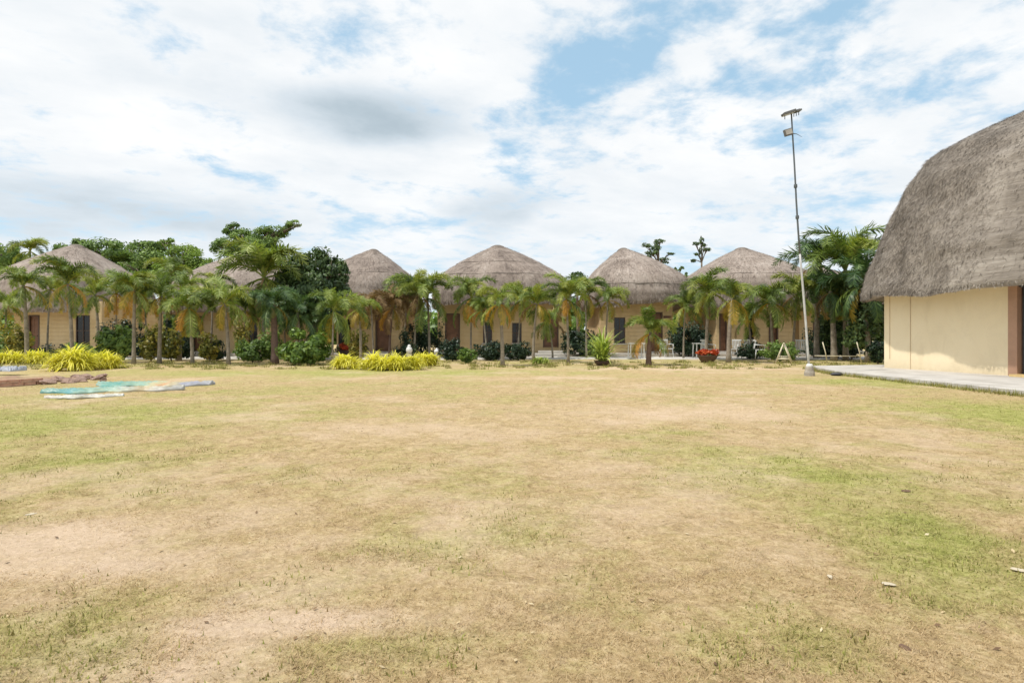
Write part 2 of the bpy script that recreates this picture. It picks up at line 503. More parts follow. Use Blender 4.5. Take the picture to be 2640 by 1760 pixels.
def fields(x, y):
    def bl(lst):
        s = 0
        for w, cx, cy, rx, ry, rot in lst:
            c, sn = math.cos(math.radians(rot)), math.sin(math.radians(rot))
            a = ((x - cx) * c + (y - cy) * sn) / rx
            b = (-(x - cx) * sn + (y - cy) * c) / ry
            s = s + w * np.exp(-(a * a + b * b))
        return s
    nz = vnoise(x * .55, y * .55, 3, 5)
    nf = vnoise(x * 2.6, y * 2.6, 5, 4)
    green = 0.10 + (nz - .5) * 1.0 + (nf - .5) * 1.0 + bl(GB) * 1.25 - bl(BB) * .5
    nb = vnoise(x * .8 + 50, y * .8, 9, 5)
    nb2 = vnoise(x * 4.0 + 9, y * 4.0, 13, 3)
    bare = 0.04 + np.maximum(nb - .5, 0) * 2.0 + (nb2 - .5) * 0.7 + bl(BB) * 1.1 - bl(GB) * .4
    # greener grass near the planting strip
    green = green + 0.25 * np.clip((y - 17) / 6, 0, 1)
    return np.clip(green, 0, 1), np.clip(bare, 0, 1)
def gheight(x, y):
    h = (vnoise(x * 1.3, y * 1.3, 21, 5) - .5) * 0.05 * np.clip(y / 6, .25, 1) + (vnoise(x * 5.5, y * 5.5, 41, 3) - .5) * .035 * np.clip((16 - y) / 6, 0, 1)
    far = np.clip((np.abs(x) - 9.0) / 2, 0, 1) * 0
    flat = 1 - np.clip((y - 26) / 3, 0, 1)
    pad = 1 - np.clip((x - 9.0) / .8, 0, 1) * np.clip((21 - y) / 1 + 1, 0, 1)
    return h * flat * pad

def lawn_colors(n, green, bare, fine, nfine):
    dry = n.ramp(fine, [(0.25, (.27, .185, .092)), (0.5, (.45, .325, .165)), (0.75, (.61, .465, .265))])
    grn = n.ramp(fine, [(0.25, (.165, .18, .04)), (0.5, (.31, .325, .078)), (0.75, (.45, .45, .14))])
    snd = n.ramp(nfine, [(0.3, (.54, .395, .265)), (0.7, (.73, .565, .41))])
    c = n.mix(green, dry, grn)
    return n.mix(bare, c, snd)

m, n, b = new_mat('dry lawn')
M['lawn'] = m
g = n.node('ShaderNodeNewGeometry')
ga, ba = n.attr('green').outputs['Fac'], n.attr('bare').outputs['Fac']
pos = g.outputs['Position']
# clumps, tufts and thatch of dead blades at several sizes
t1 = n.noise(pos, 6.5, 8, 0.74, 0.9)
t2 = n.noise(pos, 34, 5, 0.72, 0.8)
t3 = n.noise(n.mapping(pos, (60, 60, 60)), 1.6, 3, 0.7, 1.0)
fine = n.m('ADD', n.m('ADD', n.m('MULTIPLY', t1, 0.45), n.m('MULTIPLY', t2, 0.40)), n.m('MULTIPLY', t3, 0.15))
fine = n.m('ADD', n.m('MULTIPLY', n.m('SUBTRACT', fine, 0.5), 2.7), 0.54, clamp=True)
gsh = n.m('ADD', ga, n.m('MULTIPLY', n.m('SUBTRACT', n.noise(pos, 9, 5, 0.7), 0.5), 1.3), clamp=True)
bsh = n.m('ADD', ba, n.m('MULTIPLY', n.m('SUBTRACT', n.noise(pos, 12, 5, 0.7), 0.5), 1.2))
bsh = n.m('MULTIPLY', bsh, 0.9, clamp=True)
n.link(lawn_colors(n, n.m('MULTIPLY', gsh, 0.88), bsh, fine, t2), b.inputs['Base Color'])
b.inputs['Roughness'].default_value = 0.9
b.inputs['Specular IOR Level'].default_value = 0.15
bp = n.node('ShaderNodeBump')
bp.inputs['Strength'].default_value = 0.75
bp.inputs['Distance'].default_value = 0.03
n.link(n.m('ADD', n.m('ADD', t2, n.m('MULTIPLY', t3, 0.35)), n.m('MULTIPLY', t1, 1.4)), bp.inputs['Height'])
n.link(bp.outputs[0], b.inputs['Normal'])

m, n, b = new_mat('grass blades')
M['blades'] = m
ga, ba, rr = n.attr('green').outputs['Fac'], n.attr('bare').outputs['Fac'], n.attr('rnd').outputs['Fac']
n.link(lawn_colors(n, ga, n.m('MULTIPLY', ba, 0.6), rr, rr), b.inputs['Base Color'])
b.inputs['Roughness'].default_value = 0.7
b.inputs['Specular IOR Level'].default_value = 0.2
tr = n.node('ShaderNodeBsdfTranslucent')
n.link(lawn_colors(n, ga, n.m('MULTIPLY', ba, 0.6), rr, rr), tr.inputs[0])
mx = n.node('ShaderNodeMixShader')
mx.inputs[0].default_value = 0.3
n.link(b.outputs[0], mx.inputs[1]); n.link(tr.outputs[0], mx.inputs[2])
n.link(mx.outputs[0], m.node_tree.nodes['Material Output'].inputs[0])

# one sheet: fine rows near the camera, coarse ones to the horizon
ys = np.concatenate([np.linspace(-400, -12, 12), np.linspace(-9, 0, 8), np.arange(0.5, 12, 0.07), np.arange(12, 30, 0.22), np.linspace(31, 60, 20), np.linspace(70, 1200, 20)])
xs0 = np.concatenate([-np.geomspace(900, 32, 16), np.arange(-30, -9, .45), np.arange(-9, 9, .09), np.arange(9, 30, .45), np.geomspace(32, 900, 16)])
X, Y = np.meshgrid(xs0, ys)
G_, B_ = fields(X, Y)
Z = gheight(X, Y)
V = np.stack([X, Y, Z], -1).reshape(-1, 3)
ny, nx = X.shape
idx = np.arange(ny * nx).reshape(ny, nx)
Fc = np.stack([idx[:-1, :-1], idx[:-1, 1:], idx[1:, 1:], idx[1:, :-1]], -1).reshape(-1, 4)
gr_o = link('ground', mesh_np('ground', V, Fc, M['lawn'], {'green': G_.ravel(), 'bare': B_.ravel()}, smooth=True), kind='structure')

def grass_blades(N, dmin, dmax, power, hmin, hmax, wid, seed, keep=None):
    r = np.random.default_rng(seed)
    t = r.random(N)
    if power == 1:
        D = dmin * (dmax / dmin) ** t
    else:
        q = 1 - power
        D = (dmin ** q + t * (dmax ** q - dmin ** q)) ** (1 / q)
    x = (r.random(N) * 2 - 1) * (D * 0.93 + 0.9)
    y = D
    g_, b_ = fields(x, y)
    cl = vnoise(x * 3.1, y * 3.1, 31, 4)
    kp = r.random(N) > np.clip(b_ * 1.1 + (0.52 - cl) * 2.0, 0, .93)
    x, y, g_, b_, cl = x[kp], y[kp], g_[kp], b_[kp], cl[kp]
    n_ = len(x)
    z = gheight(x, y) - .003
    L = (hmin + (hmax - hmin) * r.random(n_) ** 2) * (0.6 + g_ * .7 + np.clip(cl - .5, 0, .3) * 2)
    an = r.random(n_) * 6.283
    lean = 0.9 + r.random(n_) * 0.62
    dxy = np.stack([np.cos(an), np.sin(an)], -1)
    tip = np.stack([x + dxy[:, 0] * L * np.sin(lean), y + dxy[:, 1] * L * np.sin(lean), z + L * np.cos(lean) + .004], -1)
    a2 = an + 1.57 + r.normal(size=n_) * .5
    w = wid * (0.6 + .8 * r.random(n_)) * np.maximum(1, y / 4.5)
    s = np.stack([np.cos(a2) * w, np.sin(a2) * w, np.zeros(n_)], -1)
    base = np.stack([x, y, z], -1)
    V = np.stack([base - s, base + s, tip], 1).reshape(-1, 3)
    Fq = np.arange(n_ * 3).reshape(-1, 3)
    gg = np.clip((g_ - .26) * 1.7 + r.normal(size=n_) * .25, 0, 1)
    rn = np.clip(.60 + r.normal(size=n_) * .22, 0, 1)
    return V, Fq, np.repeat(gg, 3), np.repeat(b_ * .5, 3), np.repeat(rn, 3)
V, Fq, gg, bb, rn = grass_blades(520000, 1.5, 16, 1.3, .012, .042, .0017, 11)
go = link('grass', mesh_np('grass', V, Fq, M['blades'], {'green': gg, 'bare': bb, 'rnd': rn}))
tag(go, 'short dry straw-coloured grass with thin green tufts covering the lawn', 'grass', kind='stuff')

# ---------------------------------------------------------------- leafy things
def quads_at(c, n_dir, up, L, Wd, r):
    """leaf quads: centre c, direction up (long axis), side from n_dir"""
    side = np.cross(up, n_dir)
    side /= np.linalg.norm(side, axis=1)[:, None] + 1e-9
    a = c - up * (L / 2)[:, None]
    bq = c + up * (L / 2)[:, None]
    s = side * (Wd / 2)[:, None]
    mid = c + n_dir * (L * .08)[:, None]
    V = np.stack([a, mid + s, bq, mid - s], 1).reshape(-1, 3)
    return V, np.arange(len(V)).reshape(-1, 4)
def leaf_cloud(blobs, count, leaf, seed, aspect=.5, flat=.85, clumps=26):
    """leaves gathered in clumps on the shells of several ellipsoids; blobs = (x,y,z,rx,ry,rz)"""
    r = np.random.default_rng(seed)
    vol = np.array([(b[3] * b[4] * b[5]) ** .67 for b in blobs])
    vol /= vol.sum()
    Cs, Os, Rn = [], [], []
    for b, w in zip(blobs, vol):
        n = max(8, int(count * w))
        k = max(4, int(clumps * (w * len(blobs)) ** .7))
        d = r.normal(size=(k, 3)); d /= np.linalg.norm(d, axis=1)[:, None]
        rad = r.uniform(.45, 1.0, k) ** .6
        cc = d * rad[:, None]
        size = r.uniform(.26, .52, k)
        ci = r.integers(0, k, n)
        dd = r.normal(size=(n, 3)); dd /= np.linalg.norm(dd, axis=1)[:, None]
        p = cc[ci] + dd * (r.random(n) ** .45 * size[ci])[:, None]
        p[:, 2] = np.where(p[:, 2] < -.75, -.75 + (p[:, 2] + .75) * .3, p[:, 2])
        Cs.append(p * np.array(b[3:6]) * flat + np.array(b[:3]))
        o = dd * .6 + cc[ci] * .6 + np.array([0, 0, .35])
        Os.append(o)
        Rn.append(np.clip(r.random(k)[ci] * .5 + r.random(n) * .5, 0, 1))
    C_ = np.concatenate(Cs); O_ = np.concatenate(Os); R_ = np.concatenate(Rn)
    N = len(C_)
    O_ = O_ + r.normal(size=(N, 3)) * .45
    O_ /= np.linalg.norm(O_, axis=1)[:, None] + 1e-9
    up = r.normal(size=(N, 3)); up -= (up * O_).sum(1)[:, None] * O_
    up[:, 2] -= .4
    up /= np.linalg.norm(up, axis=1)[:, None] + 1e-9
    L = leaf * r.uniform(.6, 1.35, N)
    V, Fq = quads_at(C_, O_, up, L, L * aspect, r)
    return V, Fq, np.repeat(R_, 4)
def leafy(name, label, cat, base, blobs, mat, count, leaf, seed, trunk=None, tmat='bark', group=None, part='crown', trunk_r=.15, aspect=.5, clumps=26, limbs=True):
    """blobs given in world space; base on the ground"""
    root = empty(name, base, label, cat, group)
    bx_, by_, bz_ = base
    loc = [(b[0] - bx_, b[1] - by_, b[2] - bz_, *b[3:]) for b in blobs]
    V, Fq, R_ = leaf_cloud(loc, count, leaf, seed, aspect, clumps=clumps)
    V[:, 2] = np.maximum(V[:, 2], .01)
    link(part, mesh_np(part, V, Fq, M[mat], {'rnd': R_}), root)
    mb = MB()
    r = random.Random(seed)
    cz = min(l[2] - l[5] * .5 for l in loc)
    hz = max(.12, cz)
    cx = sum(l[0] for l in loc) / len(loc); cy = sum(l[1] for l in loc) / len(loc)
    fork = Vector((cx * .4, cy * .4, hz))
    mb.tube([(0, 0, -.05), (cx * .1 + .03, cy * .1, hz * .35), (cx * .25 - .03, cy * .2, hz * .7), fork], [trunk_r * 1.3, trunk_r, trunk_r * .85, trunk_r * .75], 8)
    for l in loc:
        e = Vector(l[:3]) + Vector((0, 0, l[5] * .3))
        mid = fork.lerp(e, .5) + Vector((r.uniform(-.1, .1), r.uniform(-.1, .1), r.uniform(.0, .15))) * l[5]
        mb.tube([fork - Vector((0, 0, .05)), mid, e], [trunk_r * .55, trunk_r * .38, trunk_r * .14], 6)
        for _ in range(5):
            d = Vector((r.uniform(-1, 1) * l[3], r.uniform(-1, 1) * l[4], r.uniform(-.3, 1) * l[5])) * .75
            mb.tube([mid, mid.lerp(Vector(l[:3]) + d, .55) + Vector((0, 0, .05)), Vector(l[:3]) + d], [trunk_r * .26, trunk_r * .16, trunk_r * .06], 5)
    mb.build('trunk' if cat == 'tree' else 'stem', M[tmat], root, smooth=True)
    return root
def B(px, py, D, rx, ry, depth=None):
    """crown ellipsoid seen at photo pixel (px,py), radii in photo pixels"""
    p = P(px, py, D)
    a, c = rx / F * D, ry / F * D
    return (p.x, p.y, p.z, a, (depth if depth else a * .85), c)
def G(px, D):
    return ((px - HX) / F * D, D, 0.0)

# palms -----------------------------------------------------------------
def frond_mesh(name, mat, L, arch, droop, seed, pairs=24, leafL=.36, plume=True, wid=.045):
    """a feather leaf: arching midrib along +X with leaflets hanging to both sides (and around it for a plume)"""
    r = np.random.default_rng(seed)
    n = 9
    pts, ang = [np.array([0., 0., 0.])], arch
    for i in range(n):
        ang -= droop / n * (0.6 + 0.9 * i / n)
        pts.append(pts[-1] + np.array([math.cos(ang), 0, math.sin(ang)]) * L / n)
    pts = np.array(pts)
    V, Fq, R_ = [], [], []
    def add(q, rv):
        b = len(V)
        V.extend(q); R_.extend([rv] * len(q))
        Fq.append([b, b + 1, b + 2, b + 3])
    for i in range(n):                      # midrib: three thin sides
        w0, w1 = .022 * (1 - i / n) + .005, .022 * (1 - (i + 1) / n) + .005
        a, c = pts[i], pts[i + 1]
        for s in (-1, 1):
            add([a + [0, s * w0, 0], a + [0, 0, -w0 * 1.3], c + [0, 0, -w1 * 1.3], c + [0, s * w1, 0]], .85)
        add([a + [0, -w0, 0], a + [0, w0, 0], c + [0, w1, 0], c + [0, -w1, 0]], .85)
    for i in range(pairs):
        t = .14 + .86 * (i + .5) / pairs
        f = t * n
        k = min(int(f), n - 1)
        p = pts[k] + (pts[k + 1] - pts[k]) * (f - k)
        tg = (pts[k + 1] - pts[k]) / np.linalg.norm(pts[k + 1] - pts[k])
        up = np.array([-tg[2], 0, tg[0]])
        ll = leafL * (math.sin(math.pi * min(1, t * .82 + .12)) ** .6) * r.uniform(.8, 1.15)
        for s in (-1, 1):
            for q in range(2 if plume else 1):
                el = (r.uniform(-.5, .2) if q == 0 else r.uniform(.2, .9)) if plume else r.uniform(-.45, .15)
                d = tg * (.75 + r.uniform(-.15, .2)) + np.array([0, s, 0]) * math.cos(el) + up * math.sin(el)
                d /= np.linalg.norm(d)
                e1 = p + d * ll * .55 + np.array([0, 0, -.02])
                e2 = p + d * ll + np.array([0, 0, -ll * r.uniform(.10, .38)])
                w = tg * wid * .5
                rv = float(np.clip(.5 + r.normal() * .22, 0, 1))
                add([p - w * .5, p + w * .5, e1 + w, e1 - w], rv)
                add([e1 - w, e1 + w, e2 + w * .2, e2 - w * .2], rv)
    V = np.array(V)
    return mesh_np(name, V, np.array(Fq), M[mat], {'rnd': np.array(R_)})
FR = {}
for kind, mat in (('green', 'palm'), ('lime', 'palm_lime'), ('dark', 'palm_dark'), ('yellow', 'palm_yellow'), ('orange', 'palm_orange'), ('dry', 'palm_dry')):
    FR[kind] = [frond_mesh('frond', mat, 1.0, a_, d_, 100 + i, 36, .215, True, .024)
                for i, (a_, d_) in enumerate([(1.4, 2.2), (1.25, 2.4), (1.1, 2.35), (.8, 2.1), (1.5, 2.8)])]
    FR[kind + '_low'] = [frond_mesh('frond', mat, 1.0, a_, d_, 200 + i, 34, .21, False, .026)
                         for i, (a_, d_) in enumerate([(.1, 1.5), (-.1, 1.5)])]
def palm(px, base_py, crown_py, rad_px, label, D=None, n=13, tint=(), lean=0, trunk_w=.075, tmat='palmtrunk', seed=0, upright=.0, green='green', group='small palms planted along the edge of the lawn', sag=0.0, skirt=1):
    """D follows from where the trunk meets the ground; tint = list of frond colours for the lowest fronds"""
    if D is None: D = ground_D(base_py)
    r = random.Random(seed * 77 + int(px))
    crown_py += r.uniform(-20, 14)
    base = G(px, D)
    root = empty('palm_tree', base, label, 'palm', group)
    h = P(px, crown_py, D).z
    lean = lean or r.uniform(-14, 14)
    lx = lean / F * D
    trunk_w *= r.uniform(.8, 1.1)
    mb = MB()
    k = 9
    pts, rad = [], []
    for i in range(k):
        t = i / (k - 1)
        pts.append((lx * t * t, .0, -.04 + (h + .04) * t))
        rad.append(trunk_w * (1.45 if i == 0 else 1.12 - .42 * t) * (1.05 if i % 2 else .96))
    mb.tube(pts, rad, 9)
    mb.build('trunk', M[tmat], root, smooth=True)
    cs = MB()
    ch = min(.55, h * .25)
    cs.tube([(lx, 0, h - ch), (lx, 0, h - ch * .5), (lx, 0, h + .05)], [trunk_w * .86, trunk_w * .95, trunk_w * .45], 9)
    cs.build('crownshaft', M['crownshaft'], root, smooth=True)
    R_ = rad_px / F * D * r.uniform(.95, 1.2)
    n += r.randint(2, 7)
    for i in range(n):
        t = i / n
        if i < len(tint) and i < n * .45:
            kind = tint[i]
        else:
            kind = 'lime' if green == 'green' and r.random() < .30 else green
        old = 1 - t                                   # oldest fronds lowest
        if old > .72:
            me = r.choice(FR[kind + '_low'])
            pit = r.uniform(.0, .45) + sag
        else:
            me = r.choice(FR[kind][:3] if r.random() < .7 else FR[kind][3:])
            pit = -.42 - upright * .4 + old * r.uniform(.7, 1.25) + r.uniform(-.12, .12)
        s = R_ * r.uniform(.95, 1.45) * (1.0 + .25 * (1 - old))
        o = link('frond', me, root)
        o.location = (lx, 0, h - .02)
        o.rotation_euler = Euler((r.uniform(-.22, .22), pit, i * 2.39996 + r.uniform(-.45, .45)), 'XYZ')
        o.scale = (s, s * r.uniform(.8, 1.1), s)
    for i in range(skirt):
        kind = r.choice(list(tint) + [green, green]) if tint else green
        o = link('frond', r.choice(FR[kind + '_low']), root)
        o.location = (lx, 0, h - .06 - .05 * (i % 3))
        o.rotation_euler = Euler((r.uniform(-.2, .2), r.uniform(.35, .75), r.uniform(0, 6.28)), 'XYZ')
        s = R_ * r.uniform(.9, 1.3)
        o.scale = (s, s * .9, s)
    return root

# strap-leaved clumps ------------------------------------------------------
def strap(V, Fq, Rn, p0, az, tilt, L, wd, r, curl=1.4, seg=4):
    ang = tilt
    p = np.array(p0, float)
    d = np.array([math.cos(az), math.sin(az), 0])
    s = np.array([-math.sin(az), math.cos(az), 0])
    b = len(V)
    rv = float(np.clip(r.normal() * .2 + .55, 0, 1))
    for i in range(seg + 1):
        w = wd * (1 - (i / seg) ** 2 * .85) * (.6 if i == 0 else 1)
        V.append(p - s * w / 2); V.append(p + s * w / 2)
        Rn += [rv, rv]
        if i < seg:
            p = p + (d * math.sin(ang) + np.array([0, 0, math.cos(ang)])) * L / seg
            ang += curl / seg
            Fq.append([b + 2 * i, b + 2 * i + 1, b + 2 * i + 3, b + 2 * i + 2])
def strap_clump(name, label, cat, base, rx, ry, h, count, mat, seed, wd=.03, group=None, curl=1.5, tilt=(.1, .9), part='foliage', shoots=10, pot=None, z0=0.0):
    r = np.random.default_rng(seed)
    root = empty(name, base, label, cat, group)
    V, Fq, Rn = [], [], []
    for k in range(shoots):
        a = r.random() * 6.283; q = r.random() ** .5
        c = (math.cos(a) * q * rx, math.sin(a) * q * ry, z0)
        sh = h * (1 - .35 * q * q) * r.uniform(.75, 1.1)
        for j in range(count // shoots):
            z = z0 + r.random() ** 1.3 * sh * .5
            strap(V, Fq, Rn, (c[0] + r.normal() * .03, c[1] + r.normal() * .03, z), r.random() * 6.283,
                  r.uniform(*tilt), (sh - (z - z0)) * r.uniform(.75, 1.25), wd, r, curl * r.uniform(.6, 1.3))
    V = np.array(V); V[:, 2] = np.maximum(V[:, 2], .005)
    link(part, mesh_np(part, V, np.array(Fq), M[mat], {'rnd': np.array(Rn)}), root)
    if pot:
        mb = MB().lathe((0, 0, 0), [(pot * .62, 0), (pot * .9, z0 * .45), (pot, z0 * .9), (pot * 1.08, z0 * .92), (pot * 1.08, z0 + .02), (pot * .9, z0 + .02), (pot * .85, z0 - .03)], 18)
        mb.build('pot', M['pot'], root, smooth=False)
    return root

# ---------------------------------------------------------------- thatched roofs
def roof_profile(S, H, n=34):
    t = np.linspace(0, len(S) - 1, n)
    # smooth interpolation (Catmull-like by fine linear + smoothing)
    s = np.interp(t, range(len(S)), S); h = np.interp(t, range(len(H)), H)
    for _ in range(2):
        s[1:-1] = (s[:-2] + 2 * s[1:-1] + s[2:]) / 4
        h[1:-1] = (h[:-2] + 2 * h[1:-1] + h[2:]) / 4
    return s, h
def thatch_roof(parent, c, u, mvec, ax, ay, ez, S, H, e0, mat, seed, nth=144, rough=.05, courses=0, thick=.28, straw=0, straw_len=.25, straw_w=.02, eave_wave=.08, eyebrow=None, valleys=0.0, nprof=34):
    """bell-shaped thatch: rings of a superellipse; ax = (minus,plus) half size along u, ay along mvec"""
    s, h = roof_profile(S, H, nprof)
    th = np.linspace(0, 2 * np.pi, nth, endpoint=False)
    r = np.random.default_rng(seed)
    rings = []
    uvs = []
    ct, st = np.cos(th), np.sin(th)
    arc = 0
    prev = None
    for j, (sj, hj) in enumerate(zip(s, h)):
        e = 2 + (e0 - 2) * sj
        kx = np.where(ct > 0, ax[1], ax[0]); ky = np.where(st > 0, ay[1], ay[0])
        bump = (vnoise(th / 6.2832 * 40, np.full(nth, arc * 1.6), seed, 3) - .5) * 2 * rough
        if valleys:
            bump = bump + (vnoise((th * 7 + arc * .25), np.full(nth, arc * .22), seed + 5, 2) - .5) * 2 * valleys * min(1, sj * 2)
        led = 0
        if courses and j > 1:
            led = .045 * (1 - ((hj / courses) % 1.0)) * min(1, sj * 2.5)
        rad = sj
        a = np.sign(ct) * np.abs(ct) ** (2 / e) * (kx * rad + (bump + led) * (sj > .02))
        b_ = np.sign(st) * np.abs(st) ** (2 / e) * (ky * rad + (bump + led) * (sj > .02))
        z = np.full(nth, ez + hj) + bump * .35
        wave = (vnoise(th / 6.2832 * 16, np.zeros(nth), seed + 3, 3) - .5) * 2 * eave_wave
        fall = max(0, 1 - hj / 1.2) ** 2
        z = z + wave * fall
        if eyebrow is not None:
            for (t0, tw, amt) in eyebrow:
                z = z + amt * np.exp(-((th - t0) / tw) ** 2) * fall
        x_ = c[0] + a * u[0] + b_ * mvec[0]
        y_ = c[1] + a * u[1] + b_ * mvec[1]
        ring = np.stack([x_, y_, z], -1)
        if prev is not None: arc += float(np.mean(np.linalg.norm(ring - prev, axis=1)))
        prev = ring
        rings.append(ring)
        uvs.append(np.stack([th / 6.2832, np.full(nth, arc / 10)], -1))
    # thick lip: outer lower edge, underside going inwards
    ctr = np.array([c[0], c[1], 0])
    e_ = rings[0]
    dirv = e_ - ctr; dirv[:, 2] = 0
    dl = np.linalg.norm(dirv, axis=1)[:, None]
    dn = dirv / dl
    jag = (r.random(nth) * .05)[:, None] * np.array([[0, 0, 1.]])
    lip = e_ - dn * thick * .35 - np.array([0, 0, thick]) - jag
    und = e_ - dn * min(1.3, float(dl.min()) * .5) - np.array([0, 0, thick * .3]) + np.array([0, 0, .25])
    allr = [und, lip] + rings
    uvs = [uvs[0] - [0, .12], uvs[0] - [0, .03]] + uvs
    V = np.concatenate(allr); UV = np.concatenate(uvs)
    # fold u so the seam interpolates cleanly
    UV[:, 0] = np.abs(UV[:, 0] * 2 - 1)
    nr = len(allr)
    idx = np.arange(nr * nth).reshape(nr, nth)
    nxt = np.roll(idx, -1, axis=1)
    Fq = np.stack([idx[:-1], nxt[:-1], nxt[1:], idx[1:]], -1).reshape(-1, 4)
    ro = link('roof', mesh_np('roof', V, Fq, mat, {'rnd': np.full(len(V), .5)}, smooth=True, uv=UV), parent)
    if straw:
        # loose straw lying down the slope, plus a fringe at the eave
        R3 = np.array(rings)                       # nr x nth x 3
        rowlen = np.linalg.norm(np.roll(R3, -1, 1) - R3, axis=2).sum(1)
        seglen = np.linalg.norm(R3[1:] - R3[:-1], axis=2).mean(1)
        wgt = rowlen[:-1] * seglen
        wgt /= wgt.sum()
        j = r.choice(len(wgt), straw, p=wgt)
        tt = r.random(straw); k = r.random(straw) * nth
        k0 = np.floor(k).astype(int) % nth; fk = (k % 1)[:, None]; k1 = (k0 + 1) % nth
        def at(jj): return R3[jj, k0] * (1 - fk) + R3[jj, k1] * fk
        A, Bq = at(j), at(j + 1)
        p = A * (1 - tt[:, None]) + Bq * tt[:, None]
        down = A - Bq; down /= np.linalg.norm(down, axis=1)[:, None] + 1e-9
        tan = R3[j, k1] - R3[j, k0]; tan /= np.linalg.norm(tan, axis=1)[:, None] + 1e-9
        nor = np.cross(tan, -down)
        out = p - np.array([c[0], c[1], ez - 1])
        nor *= np.sign((nor * out).sum(1))[:, None]
        d = down + tan * r.normal(size=(straw, 1)) * .7 + nor * np.abs(r.normal(size=(straw, 1))) * .16
        d /= np.linalg.norm(d, axis=1)[:, None]
        L = (straw_len * r.uniform(.5, 1.3, straw))[:, None]
        side = np.cross(d, nor) * (straw_w * r.uniform(.5, 1.3, straw))[:, None]
        o0 = p + nor * .012
        V1 = np.stack([o0 - side * .6, o0 + side * .6, o0 + d * L + nor * .015], 1)
        nf = straw // 6
        k = r.random(nf) * nth; k0 = np.floor(k).astype(int) % nth; fk = (k % 1)[:, None]; k1 = (k0 + 1) % nth
        pe = (R3[0, k0] * (1 - fk) + R3[0, k1] * fk)
        out = pe - np.array([c[0], c[1], 0]); out[:, 2] = 0; out /= np.linalg.norm(out, axis=1)[:, None]
        pe = pe - np.array([0, 0, 1.]) * (r.random(nf) * thick)[:, None]
        tan = R3[0, k1] - R3[0, k0]; tan /= np.linalg.norm(tan, axis=1)[:, None] + 1e-9
        d = out * r.uniform(-.1, .5, nf)[:, None] + tan * r.normal(size=(nf, 1)) * .35 - np.array([0, 0, 1.])
        d /= np.linalg.norm(d, axis=1)[:, None]
        L = (straw_len * r.uniform(.2, .8, nf))[:, None]
        side = tan * (straw_w * r.uniform(.6, 1.3, nf))[:, None]
        V2 = np.stack([pe - side, pe + side, pe + d * L], 1)
        VV = np.concatenate([V1, V2]).reshape(-1, 3)
        rn = np.repeat(np.clip(.5 + r.normal(size=len(VV) // 3) * .33, 0, 1), 3)
        uv = np.repeat(r.random((len(VV) // 3, 2)), 3, axis=0)
        link('straw', mesh_np('straw', VV, np.arange(len(VV)).reshape(-1, 3), mat, {'rnd': rn}, uv=uv), ro, kind='stuff')
    return ro, np.array(rings)

def wall_sheet(x0, x1, z0, z1, holes, T=.16):
    """front wall in the XZ plane, outer face y=0, with openings; closed reveals"""
    xs = sorted({x0, x1, *[h[0] for h in holes], *[h[1] for h in holes]})
    zs = sorted({z0, z1, *[h[2] for h in holes], *[h[3] for h in holes]})
    def solid(i, k):
        if i < 0 or k < 0 or i >= len(xs) - 1 or k >= len(zs) - 1: return False
        cx, cz = (xs[i] + xs[i + 1]) / 2, (zs[k] + zs[k + 1]) / 2
        return not any(h[0] < cx < h[1] and h[2] < cz < h[3] for h in holes)
    mb = MB()
    def q(*p):
        b = len(mb.v); mb.v += [Vector(a) for a in p]; mb.f.append([b, b + 1, b + 2, b + 3])
    for i in range(len(xs) - 1):
        for k in range(len(zs) - 1):
            if not solid(i, k): continue
            a, b_, c, d = xs[i], xs[i + 1], zs[k], zs[k + 1]
            q((a, 0, c), (b_, 0, c), (b_, 0, d), (a, 0, d))
            q((a, T, c), (a, T, d), (b_, T, d), (b_, T, c))
            if not solid(i - 1, k): q((a, 0, c), (a, 0, d), (a, T, d), (a, T, c))
            if not solid(i + 1, k): q((b_, 0, c), (b_, T, c), (b_, T, d), (b_, 0, d))
            if not solid(i, k - 1): q((a, 0, c), (a, T, c), (b_, T, c), (b_, 0, c))
            if not solid(i, k + 1): q((a, 0, d), (b_, 0, d), (b_, T, d), (a, T, d))
    return mb

